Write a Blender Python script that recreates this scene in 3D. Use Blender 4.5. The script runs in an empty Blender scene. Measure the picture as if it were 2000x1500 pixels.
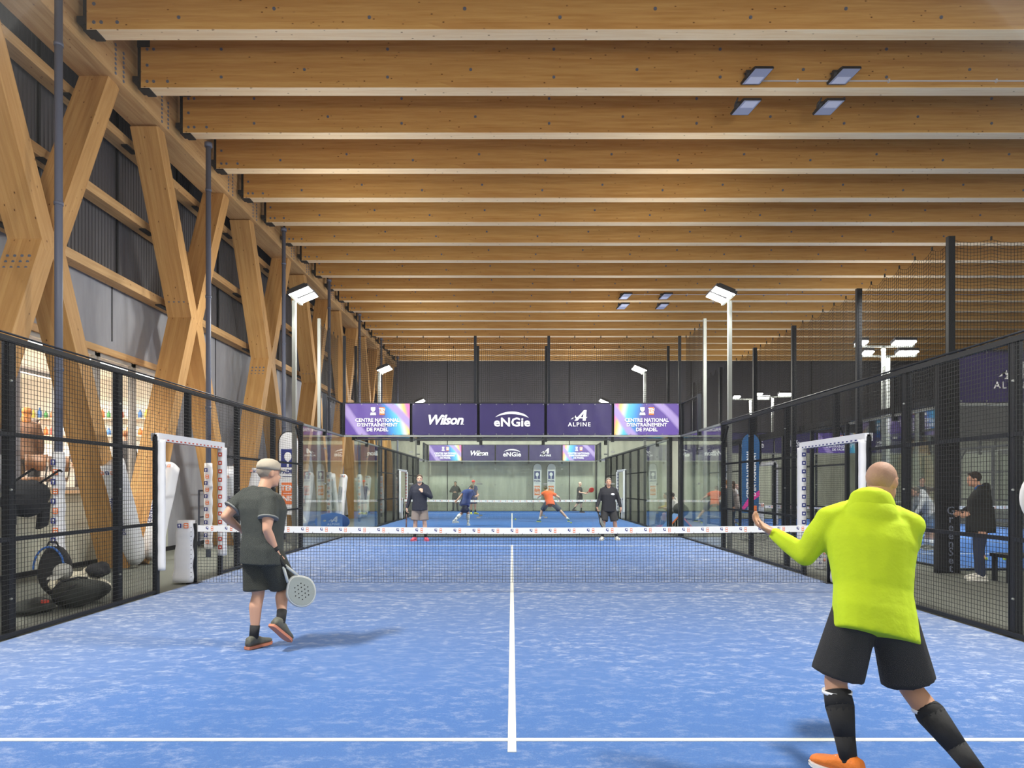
import bpy, math, random
from mathutils import Vector, Matrix
random.seed(7)
SC = bpy.context.scene
COL = SC.collection
R = math.radians
V = Vector

# ------------------------------------------------------------------ camera, world, lights, exposure
F_PX = 1393.0
cam_d = bpy.data.cameras.new('camera'); cam = bpy.data.objects.new('camera', cam_d); COL.objects.link(cam)
cam.location = (0, 0, 1.54); cam.rotation_euler = (R(90), 0, 0)
cam_d.sensor_width = 36; cam_d.lens = 36 * F_PX / 2000; cam_d.shift_y = 199 / 2000; cam_d.clip_start = .05; cam_d.clip_end = 200
SC.camera = cam
SC.view_settings.view_transform = 'Standard'; SC.view_settings.look = 'None'
SC.view_settings.exposure = 0.0; SC.view_settings.gamma = 1; SC.view_settings.use_curve_mapping = False
SC.cycles.transparent_max_bounces = 32; SC.cycles.max_bounces = 8; SC.cycles.diffuse_bounces = 4
SC.cycles.sample_clamp_indirect = 4.0
world = bpy.data.worlds.new('world'); SC.world = world; world.use_nodes = True
bg = world.node_tree.nodes['Background']; bg.inputs[0].default_value = (1.0, .96, .90, 1); bg.inputs[1].default_value = 1.25

def area_light(name, loc, target, sx, sy, power, col=(1, .97, .92), spread=160):
    l = bpy.data.lights.new(name, 'AREA'); l.shape = 'RECTANGLE'; l.size = sx; l.size_y = sy
    l.energy = power; l.color = col; l.spread = R(spread)
    o = bpy.data.objects.new(name, l); COL.objects.link(o); o.location = loc
    d = V(target) - V(loc); o.rotation_euler = d.to_track_quat('-Z', 'Y').to_euler()
    return o
COURT_LAMPS = [(-5.25, 5.2), (5.25, 5.2), (-5.25, 17.2), (5.25, 17.2), (-5.25, 28.2), (5.25, 28.2), (-5.25, 39.0), (5.25, 39.0)]
for i, (x, y) in enumerate(COURT_LAMPS):
    s = 1 if x > 0 else -1
    area_light('court_floodlight_beam', (x - s * .38, y, 6.02), (x - s * 4.2, y, 0), 1.0, .35, 430 if y < 20 else 400)
def add_lamp_fill(loc, power):  # bare point light added beside a lamp head to brighten ceiling and walls
    l = bpy.data.lights.new('lamp_fill', 'POINT'); l.energy = power; l.shadow_soft_size = .25; l.color = (1, .95, .86)
    o = bpy.data.objects.new('lamp_fill', l); COL.objects.link(o); o.location = loc
for x, y in COURT_LAMPS: add_lamp_fill((x * .90, y, 5.9), 330 if y < 30 else 600)
SIDE_LAMPS = [(12.5, 24.0), (13.6, 25.8), (13.7, 37.5), (12.9, 38.6)]
for i, (x, y) in enumerate(SIDE_LAMPS):
    area_light('court_floodlight_beam', (x, y, 6.15), (x, y, 0), 1.6, .35, 750 if y < 30 else 260)
for x, y in SIDE_LAMPS: add_lamp_fill((x, y, 5.9), 200)
area_light('court_floodlight_beam', (9, 15, 6.2), (12, 17, 0), 1.6, .35, 420)

# ------------------------------------------------------------------ materials
def nt(name):
    m = bpy.data.materials.new(name); m.use_nodes = True
    n = m.node_tree; b = n.nodes['Principled BSDF']
    return m, n, b
def mat(name, col, rough=.6, metal=0, emit=None, es=0, bump=0, bscale=60, var=0, spec=.4):
    m, n, b = nt(name)
    b.inputs['Base Color'].default_value = (*col, 1); b.inputs['Roughness'].default_value = rough
    b.inputs['Metallic'].default_value = metal; b.inputs['Specular IOR Level'].default_value = spec
    if emit: b.inputs['Emission Color'].default_value = (*emit, 1); b.inputs['Emission Strength'].default_value = es
    if bump or var:
        tc = n.nodes.new('ShaderNodeTexCoord'); no = n.nodes.new('ShaderNodeTexNoise')
        no.inputs['Scale'].default_value = bscale; no.inputs['Detail'].default_value = 5
        n.links.new(tc.outputs['Object'], no.inputs['Vector'])
        if bump:
            bp = n.nodes.new('ShaderNodeBump'); bp.inputs['Strength'].default_value = bump; bp.inputs['Distance'].default_value = .02
            n.links.new(no.outputs['Fac'], bp.inputs['Height']); n.links.new(bp.outputs[0], b.inputs['Normal'])
        if var:
            mx = n.nodes.new('ShaderNodeMix'); mx.data_type = 'RGBA'
            mx.inputs[6].default_value = (*[c * (1 - var) for c in col], 1); mx.inputs[7].default_value = (*[min(1, c * (1 + var)) for c in col], 1)
            n.links.new(no.outputs['Fac'], mx.inputs[0]); n.links.new(mx.outputs[2], b.inputs['Base Color'])
    return m
def node(n, t, **kw):
    x = n.nodes.new(t)
    for k, v in kw.items(): setattr(x, k, v)
    return x
def ramp(n, p0, p1, c0=(0, 0, 0, 1), c1=(1, 1, 1, 1)):
    r = n.nodes.new('ShaderNodeValToRGB'); e = r.color_ramp.elements
    e[0].position = p0; e[1].position = p1; e[0].color = c0; e[1].color = c1
    return r
def mixc(n, fac, a, b, blend='MIX'):
    mx = n.nodes.new('ShaderNodeMix'); mx.data_type = 'RGBA'; mx.blend_type = blend
    for inp, v in ((0, fac), (6, a), (7, b)):
        if isinstance(v, (int, float)): mx.inputs[inp].default_value = v
        elif isinstance(v, tuple): mx.inputs[inp].default_value = (*v, 1) if len(v) == 3 else v
        else: n.links.new(v, mx.inputs[inp])
    return mx.outputs[2]
def wood(name, axis, c1, c2, knots=True):
    m, n, b = nt(name)
    tc = node(n, 'ShaderNodeTexCoord'); mp = node(n, 'ShaderNodeMapping')
    s = [9, 9, 9]; s[axis] = .5; mp.inputs['Scale'].default_value = s
    n.links.new(tc.outputs['Object'], mp.inputs['Vector'])
    no = node(n, 'ShaderNodeTexNoise'); no.inputs['Scale'].default_value = 2.2; no.inputs['Detail'].default_value = 6; no.inputs['Roughness'].default_value = .65
    n.links.new(mp.outputs[0], no.inputs['Vector'])
    r = ramp(n, .3, .72); n.links.new(no.outputs['Fac'], r.inputs[0])
    c = mixc(n, r.outputs[0], c1, c2)
    # glue-laminated boards: each 4 cm lamella a slightly different tone
    mp2 = node(n, 'ShaderNodeMapping'); s = [25, 25, 25]; s[axis] = .35; mp2.inputs['Scale'].default_value = s
    n.links.new(tc.outputs['Object'], mp2.inputs['Vector'])
    wn = node(n, 'ShaderNodeTexVoronoi'); wn.inputs['Scale'].default_value = .35
    n.links.new(mp2.outputs[0], wn.inputs['Vector'])
    bw = node(n, 'ShaderNodeRGBToBW'); n.links.new(wn.outputs['Color'], bw.inputs[0]); c = mixc(n, .22, c, bw.outputs[0], 'SOFT_LIGHT')
    if knots:
        mp3 = node(n, 'ShaderNodeMapping'); s = [1, 1, 1]; s[axis] = .55; mp3.inputs['Scale'].default_value = s
        n.links.new(tc.outputs['Object'], mp3.inputs['Vector'])
        vo = node(n, 'ShaderNodeTexVoronoi'); vo.inputs['Scale'].default_value = 8.5; n.links.new(mp3.outputs[0], vo.inputs['Vector'])
        kr = ramp(n, .05, .115, (1, 1, 1, 1), (0, 0, 0, 1)); n.links.new(vo.outputs['Distance'], kr.inputs[0])
        c = mixc(n, kr.outputs[0], c, (.12, .045, .015))
    n.links.new(c, b.inputs['Base Color']); b.inputs['Roughness'].default_value = .62; b.inputs['Specular IOR Level'].default_value = .25
    return m
def turf_mat(name, base, deep, sand, sandy=1.0):
    m, n, b = nt(name)
    tc = node(n, 'ShaderNodeTexCoord')
    def noise(sc, det, mapping=(1, 1, 1), rough=.6):
        mp = node(n, 'ShaderNodeMapping'); mp.inputs['Scale'].default_value = mapping
        n.links.new(tc.outputs['Object'], mp.inputs['Vector'])
        x = node(n, 'ShaderNodeTexNoise'); x.inputs['Scale'].default_value = sc; x.inputs['Detail'].default_value = det; x.inputs['Roughness'].default_value = rough
        n.links.new(mp.outputs[0], x.inputs['Vector']); return x.outputs['Fac']
    c = mixc(n, noise(90, 3), deep, base)
    r1 = ramp(n, .35, .68); n.links.new(noise(.45, 3), r1.inputs[0])
    r2 = ramp(n, .50, .70); n.links.new(noise(6, 12, (.85, 1.25, 1), .86), r2.inputs[0])
    # sand lies thicker along the fences and around the net
    sx = node(n, 'ShaderNodeSeparateXYZ'); n.links.new(tc.outputs['Object'], sx.inputs[0])
    ab = node(n, 'ShaderNodeMath', operation='ABSOLUTE'); n.links.new(sx.outputs[0], ab.inputs[0])
    e1 = node(n, 'ShaderNodeMapRange'); e1.inputs[1].default_value = 2.5; e1.inputs[2].default_value = 5; n.links.new(ab.outputs[0], e1.inputs[0])
    ay = node(n, 'ShaderNodeMath', operation='ABSOLUTE'); n.links.new(sx.outputs[1], ay.inputs[0])
    e2 = node(n, 'ShaderNodeMapRange'); e2.inputs[1].default_value = 6.5; e2.inputs[2].default_value = 1; n.links.new(ay.outputs[0], e2.inputs[0])
    ad = node(n, 'ShaderNodeMath', operation='ADD'); n.links.new(e1.outputs[0], ad.inputs[0]); n.links.new(e2.outputs[0], ad.inputs[1])
    m1 = node(n, 'ShaderNodeMath', operation='MULTIPLY_ADD'); n.links.new(ad.outputs[0], m1.inputs[0]); m1.inputs[1].default_value = .45; m1.inputs[2].default_value = .22
    m2 = node(n, 'ShaderNodeMath', operation='MULTIPLY'); n.links.new(m1.outputs[0], m2.inputs[0]); n.links.new(r2.outputs[0], m2.inputs[1])
    m3 = node(n, 'ShaderNodeMath', operation='MULTIPLY', use_clamp=True); n.links.new(m2.outputs[0], m3.inputs[0]); m3.inputs[1].default_value = 2.3 * sandy
    hz = mixc(n, m1.outputs[0], c, mixc(n, .30 * sandy, c, sand))
    m4 = node(n, 'ShaderNodeMath', operation='MULTIPLY_ADD'); n.links.new(r1.outputs[0], m4.inputs[0]); m4.inputs[1].default_value = .75; m4.inputs[2].default_value = .45
    m5 = node(n, 'ShaderNodeMath', operation='MULTIPLY', use_clamp=True); n.links.new(m3.outputs[0], m5.inputs[0]); n.links.new(m4.outputs[0], m5.inputs[1])
    c2 = mixc(n, m5.outputs[0], hz, sand)
    n.links.new(c2, b.inputs['Base Color']); b.inputs['Roughness'].default_value = .95; b.inputs['Specular IOR Level'].default_value = .1
    bp = node(n, 'ShaderNodeBump'); bp.inputs['Strength'].default_value = .5; bp.inputs['Distance'].default_value = .01
    n.links.new(noise(140, 2), bp.inputs['Height']); n.links.new(bp.outputs[0], b.inputs['Normal'])
    return m
def glass_mat(name, tint, refl=1.0, rough=0.0):
    m = bpy.data.materials.new(name); m.use_nodes = True; n = m.node_tree; n.nodes.clear()
    out = node(n, 'ShaderNodeOutputMaterial'); tr = node(n, 'ShaderNodeBsdfTransparent'); tr.inputs[0].default_value = (*tint, 1)
    gl = node(n, 'ShaderNodeBsdfGlossy'); gl.inputs['Roughness'].default_value = rough; gl.inputs[0].default_value = (1, 1, 1, 1)
    fr = node(n, 'ShaderNodeFresnel'); fr.inputs[0].default_value = 1.45
    ml = node(n, 'ShaderNodeMath', operation='MULTIPLY', use_clamp=True); ml.inputs[1].default_value = refl
    mx = node(n, 'ShaderNodeMixShader')
    n.links.new(fr.outputs[0], ml.inputs[0]); n.links.new(ml.outputs[0], mx.inputs[0])
    n.links.new(tr.outputs[0], mx.inputs[1]); n.links.new(gl.outputs[0], mx.inputs[2]); n.links.new(mx.outputs[0], out.inputs[0])
    return m
def concrete(name, col, sc=1.2):
    m, n, b = nt(name)
    tc = node(n, 'ShaderNodeTexCoord'); mp = node(n, 'ShaderNodeMapping'); mp.inputs['Scale'].default_value = (2, 2, .45); n.links.new(tc.outputs['Object'], mp.inputs['Vector'])
    a = node(n, 'ShaderNodeTexNoise'); a.inputs['Scale'].default_value = sc; a.inputs['Detail'].default_value = 8; a.inputs['Roughness'].default_value = .65; n.links.new(mp.outputs[0], a.inputs['Vector'])
    r = ramp(n, .32, .68); n.links.new(a.outputs['Fac'], r.inputs[0])
    c = mixc(n, r.outputs[0], tuple(x * .78 for x in col), tuple(x * 1.12 for x in col))
    v = node(n, 'ShaderNodeTexVoronoi'); v.inputs['Scale'].default_value = 14; n.links.new(tc.outputs['Object'], v.inputs['Vector'])
    k = ramp(n, .05, .1, (1, 1, 1, 1), (0, 0, 0, 1)); n.links.new(v.outputs['Distance'], k.inputs[0])
    c = mixc(n, k.outputs[0], c, mixc(n, .25, c, (.02, .02, .02)))
    n.links.new(c, b.inputs['Base Color']); b.inputs['Roughness'].default_value = .8
    return m

M = {}
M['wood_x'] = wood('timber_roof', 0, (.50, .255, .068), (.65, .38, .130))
M['wood_z'] = wood('timber_frame', 2, (.47, .25, .085), (.63, .37, .145))
M['wood_y'] = wood('timber_rail', 1, (.47, .27, .11), (.63, .40, .19))
M['wood_under_lit'] = wood('timber_underside_lit', 0, (.80, .58, .34), (.90, .72, .48))  # lighter copy of the beam wood, floor bounce put into its colour
M['steel_black'] = mat('black_powder_coated_steel', (.013, .015, .020), .5, spec=.22)
M['steel_bolt'] = mat('grey_bolt', (.16, .18, .24), .5, .3)
M['bracket'] = mat('black_bracket', (.02, .02, .022), .6)
M['pipe'] = mat('blue_grey_pipe', (.115, .13, .19), .45)
M['galv'] = mat('galvanised_steel', (.27, .285, .27), .5, .5)
M['wire'] = mat('black_fence_wire', (.012, .014, .018), .5)
M['netting'] = mat('dark_netting', (.03, .028, .026), .9)
M['net'] = mat('court_net_cord', (.045, .05, .062), .8)
M['white_line'] = mat('white_line', (.70, .71, .66), .9, bump=.3, bscale=160)
M['white_vinyl'] = mat('white_vinyl', (.76, .77, .82), .42, bump=.5, bscale=5)
M['tape'] = mat('white_net_tape', (.86, .87, .90), .6, bump=.15, bscale=8)
M['navy_print'] = mat('navy_print', (.018, .03, .20), .6)
M['red_print'] = mat('red_print', (.50, .055, .03), .6)
M['orange_print'] = mat('orange_print', (.84, .20, .05), .6)
M['white_print'] = mat('white_print', (.85, .86, .90), .6)
M['purple'] = mat('purple_banner', (.026, .017, .095), .5, bump=.35, bscale=3, var=.15)
M['concrete'] = concrete('fair_faced_concrete', (.32, .33, .37))
M['concrete_pale'] = concrete('pale_concrete', (.50, .52, .45))
M['clad'] = mat('charcoal_ribbed_cladding', (.085, .083, .095), .6, var=.12, bscale=1.5)
M['carpet'] = mat('grey_green_court_surround', (.17, .18, .155), .95, bump=.6, bscale=120, var=.35)
M['turf'] = turf_mat('sanded_blue_turf', (.056, .160, .42), (.019, .076, .265), (.50, .54, .64))
M['turf_far'] = turf_mat('blue_turf', (.038, .135, .40), (.016, .075, .27), (.40, .46, .60), .3)
M['glass'] = glass_mat('clear_toughened_glass', (.968, .985, .972), .48)
M['glass_far'] = glass_mat('greenish_toughened_glass', (.962, .982, .965), .5)
M['glass_near'] = glass_mat('near_pane_glass', (.985, .995, .99), .07)
M['lamp_on'] = mat('lit_lamp_face', (1, 1, 1), .5, emit=(1, .98, .93), es=32)
M['strip_on'] = mat('lit_ceiling_strip', (1, 1, 1), .5, emit=(1, .97, .92), es=5)
M['lamp_off'] = mat('unlit_lamp_face', (.34, .38, .56), .12)
M['lamp_lens'] = mat('unlit_lens_block', (.62, .66, .86), .2)
M['lamp_body'] = mat('lamp_housing', (.035, .035, .04), .5)
M['conduit'] = mat('grey_conduit', (.62, .60, .62), .5)
M['roof'] = mat('pale_roof_deck', (.55, .45, .36), .8)
M['cafe_wall'] = mat('cafe_white_wall', (.82, .78, .72), .8)
M['cafe_floor'] = mat('cafe_floor', (.35, .28, .22), .7)
M['frame_grey'] = mat('window_frame_grey', (.30, .29, .28), .5)
M['white_wood'] = mat('pale_wood_shelf', (.62, .47, .32), .6)
M['black_fabric'] = mat('black_fabric', (.016, .017, .020), .9, bump=.5, bscale=14)
M['grey_fabric'] = mat('grey_fabric', (.30, .30, .28), .9, bump=.4, bscale=14)
M['cream_fabric'] = mat('cream_fabric', (.62, .58, .46), .9, bump=.5, bscale=12)
M['green_black'] = mat('faded_black_fabric', (.03, .034, .03), .9, bump=.5, bscale=14)

# ------------------------------------------------------------------ mesh builder
class MB:
    def __init__(s): s.v = []; s.f = []; s.m = []; s.mats = []; s.sm = []
    def mi(s, m):
        m = M[m] if isinstance(m, str) else m
        if m not in s.mats: s.mats.append(m)
        return s.mats.index(m)
    def add(s, vs, fs, m, smooth=False):
        o = len(s.v); s.v += [tuple(p) for p in vs]; k = s.mi(m)
        for f in fs: s.f.append([i + o for i in f]); s.m.append(k); s.sm.append(smooth)
    def box(s, x0, x1, y0, y1, z0, z1, m):
        vs = [(x, y, z) for x in (x0, x1) for y in (y0, y1) for z in (z0, z1)]
        s.add(vs, [(0, 1, 3, 2), (4, 6, 7, 5), (0, 4, 5, 1), (2, 3, 7, 6), (0, 2, 6, 4), (1, 5, 7, 3)], m)
    def rbox(s, c, ax, ay, az, m):      # oriented box by half vectors
        c = V(c); vs = [c + i * ax + j * ay + k * az for i in (-1, 1) for j in (-1, 1) for k in (-1, 1)]
        s.add(vs, [(0, 1, 3, 2), (4, 6, 7, 5), (0, 4, 5, 1), (2, 3, 7, 6), (0, 2, 6, 4), (1, 5, 7, 3)], m)
    def tube(s, p, q, r, m, n=8, r2=None, cap=True, smooth=True):
        p, q = V(p), V(q); d = q - p
        if d.length < 1e-6: return
        d.normalize(); a = d.orthogonal().normalized(); b = d.cross(a); r2 = r if r2 is None else r2
        vs = [p + r * (math.cos(t) * a + math.sin(t) * b) for t in [2 * math.pi * i / n for i in range(n)]]
        vs += [q + r2 * (math.cos(t) * a + math.sin(t) * b) for t in [2 * math.pi * i / n for i in range(n)]]
        s.add(vs, [(i, (i + 1) % n, n + (i + 1) % n, n + i) for i in range(n)], m, smooth)
        if cap: s.add([], [], m); o = len(s.v) - 2 * n; k = s.mi(m); s.f += [[o + i for i in reversed(range(n))], [o + n + i for i in range(n)]]; s.m += [k, k]; s.sm += [False, False]
    def path(s, pts, r, m, n=6):
        for a, b in zip(pts[:-1], pts[1:]): s.tube(a, b, r, m, n)
    def ell(s, c, ax, ay, az, m, nu=14, nv=9, smooth=True):
        c = V(c); ax, ay, az = V(ax), V(ay), V(az)
        vs = [c + az]
        for j in range(1, nv):
            t = math.pi * j / nv
            for i in range(nu):
                u = 2 * math.pi * i / nu; vs.append(c + math.sin(t) * (math.cos(u) * ax + math.sin(u) * ay) + math.cos(t) * az)
        vs.append(c - az); L = len(vs) - 1
        fs = [(0, 1 + i, 1 + (i + 1) % nu) for i in range(nu)]
        for j in range(nv - 2):
            for i in range(nu):
                a = 1 + j * nu + i; b = 1 + j * nu + (i + 1) % nu; fs.append((a, a + nu, b + nu, b))
        fs += [(L, 1 + (nv - 2) * nu + (i + 1) % nu, 1 + (nv - 2) * nu + i) for i in range(nu)]
        s.add(vs, fs, m, smooth)
    def sph(s, c, r, m, nu=12, nv=8): s.ell(c, (r, 0, 0), (0, r, 0), (0, 0, r), m, nu, nv)
    def loft(s, rings, m, cap=True, smooth=True):       # rings: equal-length point lists
        n = len(rings[0]); vs = [p for r in rings for p in r]; fs = []
        for j in range(len(rings) - 1):
            for i in range(n): fs.append((j * n + i, j * n + (i + 1) % n, (j + 1) * n + (i + 1) % n, (j + 1) * n + i))
        if cap: fs.append(tuple(reversed(range(n)))); fs.append(tuple((len(rings) - 1) * n + i for i in range(n)))
        s.add(vs, fs, m, smooth)
    def prism(s, poly, t, m, fn=lambda x, y, z: (x, y, z)):   # 2D polygon (x,z) with thickness t along y
        n = len(poly); vs = [fn(x, -t / 2, z) for x, z in poly] + [fn(x, t / 2, z) for x, z in poly]
        s.add(vs, [tuple(range(n)), tuple(reversed(range(n, 2 * n)))] + [(i, i + n, (i + 1) % n + n, (i + 1) % n) for i in range(n)], m)
    def build(s, name, parent=None, loc=None, local=False, label=None):
        me = bpy.data.meshes.new(name)
        if parent is not None: org = V((0, 0, 0)) if local else ORG[parent.name]
        elif loc is not None: org = V(loc)
        else:
            xs = [min(p[k] for p in s.v) for k in range(3)]; xe = [max(p[k] for p in s.v) for k in range(3)]
            org = V(((xs[0] + xe[0]) / 2, (xs[1] + xe[1]) / 2, xs[2]))
        me.from_pydata([tuple(V(p) - org) for p in s.v], [], s.f)
        for m in s.mats: me.materials.append(m)
        me.polygons.foreach_set('material_index', s.m); me.polygons.foreach_set('use_smooth', s.sm); me.update()
        o = bpy.data.objects.new(name, me); COL.objects.link(o)
        if parent is None: o.location = org
        else: o.parent = parent
        ORG[o.name] = org
        if label: o['label'] = label
        return o
ORG = {}
def tag(o, label, cat, group=None, kind=None):
    o['label'] = label; o['category'] = cat
    if group: o['group'] = group
    if kind: o['kind'] = kind
    return o
def struct(o): o['kind'] = 'structure'; return o
def thing(name, loc, label, cat, group=None, rz=0):
    o = bpy.data.objects.new(name, None); COL.objects.link(o); o.location = loc; o.empty_display_size = .2
    o.rotation_euler = (0, 0, rz); ORG[o.name] = V(loc)
    return tag(o, label, cat, group)
def copy_tree(o, parent=None):
    c = o.copy(); COL.objects.link(c); c.parent = parent
    for ch in list(o.children): copy_tree(ch, c)
    return c
ORD = ['first', 'second', 'third', 'fourth', 'fifth', 'sixth', 'seventh', 'eighth', 'ninth', 'tenth', 'eleventh', 'twelfth', 'thirteenth', 'fourteenth',
       'fifteenth', 'sixteenth', 'seventeenth', 'eighteenth', 'nineteenth', 'twentieth', 'twenty-first', 'twenty-second', 'twenty-third', 'twenty-fourth']
FONT_CACHE = {}
def letters(mb, body, size, m, fn, bold=0.0, shear=0.0, align='CENTER', spacing=1.0, sx=1.0, line=1.0):
    cu = bpy.data.curves.new('t', 'FONT'); cu.body = body; cu.size = size; cu.align_x = align; cu.align_y = 'CENTER'
    cu.offset = bold; cu.shear = shear; cu.space_character = spacing; cu.space_line = line; cu.extrude = .0015; cu.resolution_u = 2
    o = bpy.data.objects.new('t', cu); COL.objects.link(o); dg = bpy.context.evaluated_depsgraph_get(); dg.update()
    me = bpy.data.meshes.new_from_object(o.evaluated_get(dg))
    vs = [fn(v.co.x * sx, v.co.z, v.co.y) for v in me.vertices]
    mb.add(vs, [list(p.vertices) for p in me.polygons], m)
    bpy.data.objects.remove(o); bpy.data.curves.remove(cu); bpy.data.meshes.remove(me)
def facing(cx, cy, cz):     # lettering that reads from the camera side (-Y)
    return lambda x, t, z: (cx + x, cy - t, cz + z)

# ------------------------------------------------------------------ hall shell
S = 1.696; ZB = 8.96; XE = -6.92; XR = 34.0; YW = 43.9; YN = -3.0
b = MB(); b.box(-14, XR, YN, YW + .4, -.3, 0, 'carpet'); struct(b.build('floor'))
b = MB(); b.box(-9, XR, YN, YW + .4, 10.15, 10.4, 'roof'); struct(b.build('ceiling'))

def ribbed(mb, axis, fixed, a0, a1, z0, z1, m, step=.11, depth=.016, sgn=1):
    n = int((a1 - a0) / step); pts = []
    for i in range(n):
        a = a0 + i * step
        pts += [(a, 0), (a + step * .45, 0), (a + step * .55, depth), (a + step * .95, depth)]
    vs = []
    for a, d in pts:
        for z in (z0, z1): vs.append((fixed + sgn * d, a, z) if axis == 'y' else (a, fixed + sgn * d, z))
    mb.add(vs, [(2 * i, 2 * i + 2, 2 * i + 3, 2 * i + 1) for i in range(len(pts) - 1)], m)

XW = -8.2
b = MB()        # left wall: concrete below with a window band, ribbed cladding above
b.box(XW - .3, XW, YN, 17.0, 0, 1.43, 'concrete_pale'); b.box(XW - .3, XW, YN, 11.9, 1.43, 4.27, 'concrete')
b.box(XW - .3, XW, YN, 17.0, 4.27, 5.62, 'concrete'); b.box(XW - .3, XW, 17.0, YW, 0, 5.62, 'concrete')
for y in (14.6, 19.7, 24.8, 29.9, 35.0, 40.1): b.box(XW, XW + .012, y, y + .025, 4.5 if y < 17 else 0, 5.62, 'steel_black')
b.box(XW - .3, XW - .06, YN, YW, 5.62, 10.2, 'clad'); ribbed(b, 'y', XW - .05, YN, YW, 5.75, 10.15, 'clad')
for y in (9.2, 12.35, 14.8, 17.44, 19.9, 22.5, 25, 27.6, 30.1, 32.7, 35.2, 37.8, 40.3): b.box(XW - .02, XW + .01, y, y + .05, 5.75, 10.15, 'black_fabric')
struct(b.build('wall_left'))
b = MB(); b.box(-9, XR, YW, YW + .3, 0, 4.3, 'concrete_pale'); b.box(-9, XR, YW + .06, YW + .3, 4.3, 10.2, 'clad')
ribbed(b, 'x', YW + .05, -9, XR, 4.3, 10.15, 'clad', .16, .006, -1)
for x in (-4, 3.5, 11, 18.4, 26): b.box(x, x + .05, YW - .02, YW, 0, 10.1, 'black_fabric')
struct(b.build('wall_back'))
b = MB(); b.box(XR, XR + .3, 6, YW, 0, 4.3, 'concrete_pale'); b.box(XR, XR + .3, 6, YW, 4.3, 10.2, 'clad'); struct(b.build('wall_right'))
b = MB(); b.box(XW - .001, XW + .03, YN, YW, 0.0, .10, 'steel_black'); struct(b.build('baseboard_left'))
n_trim = 0
for z in (5.68, 7.12, 8.58):
    n_trim += 1; b = MB(); b.box(-8.14, -7.86, YN, YW, z - .09, z + .09, 'wood_y')
    for k in range(-1, 8):
        y = 11.2 + 5.09 * k
        for s in (-1.7, 1.7): b.box(-7.95, -7.82, y + s * (z - 5.25) / 3.55 * 1 - .2, y + s * (z - 5.25) / 3.55 + .2, z - .12, z - .09, 'bracket')
    struct(b.build('trim_%d' % n_trim, loc=(-8, 20, z)))
b = MB(); b.box(XW - .05, XW + .02, 11.9, 17, 4.2, 4.33, 'wood_y'); b.box(XW - .1, XW + .12, 11.9, 17.0, 1.40, 1.46, 'white_wood'); struct(b.build('trim_4', loc=(XW, 14, 1.4)))

# windows to the cafe
wins = [(11.9, 12.95), (13.02, 14.15), (14.22, 15.5), (15.57, 17.0)]
for i, (y0, y1) in enumerate(wins):
    b = MB(); t = .055
    for (a0, a1, z0, z1) in ((y0, y0 + t, 1.46, 4.2), (y1 - t, y1, 1.46, 4.2), (y0, y1, 1.46, 1.52), (y0, y1, 4.12, 4.2)): b.box(XW - .12, XW - .04, a0, a1, z0, z1, 'frame_grey')
    if i == 0: b.box(XW - .12, XW - .04, y0, y1, 3.48, 3.53, 'frame_grey')
    w = struct(b.build('window_%d' % (i + 1)))
    g = MB(); g.box(XW - .09, XW - .08, y0 + t, y1 - t, 1.52, 4.12, 'glass_near'); g.build('pane', w)
# the cafe beyond the windows
b = MB(); b.box(-14, XW - .3, 7.5, 19, 4.3, 4.5, 'cafe_wall'); struct(b.build('ceiling'))
b = MB(); b.box(-14.2, -14, 7.5, 19, 0, 4.4, 'cafe_wall'); b.box(-14, -8.5, 18.9, 19.1, 0, 4.4, 'cafe_wall'); b.box(-14, -8.5, 7.3, 7.5, 0, 4.4, 'cafe_wall'); struct(b.build('wall_cafe'))
for i, (x, y0, y1) in enumerate(((-8.95, 8.5, 18.3), (-11.3, 8.5, 18.3))):
    t = thing('ceiling_strip_light', (x, 13.4, 4.2), ['long bright strip light just inside the cafe windows', 'bright strip light deeper inside the cafe'][i], 'ceiling light', 'cafe strip lights')
    b = MB(); b.box(x - .09, x + .09, y0, y1, 4.21, 4.3, 'conduit'); b.build('housing', t)
    b = MB(); b.box(x - .08, x + .08, y0, y1, 4.17, 4.21, 'strip_on'); b.build('diffuser', t)
area_light('cafe_ceiling_light', (-10.5, 14, 4.1), (-10.5, 14.01, 0), 3.5, 8, 1100, (1, .95, .88))

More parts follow.
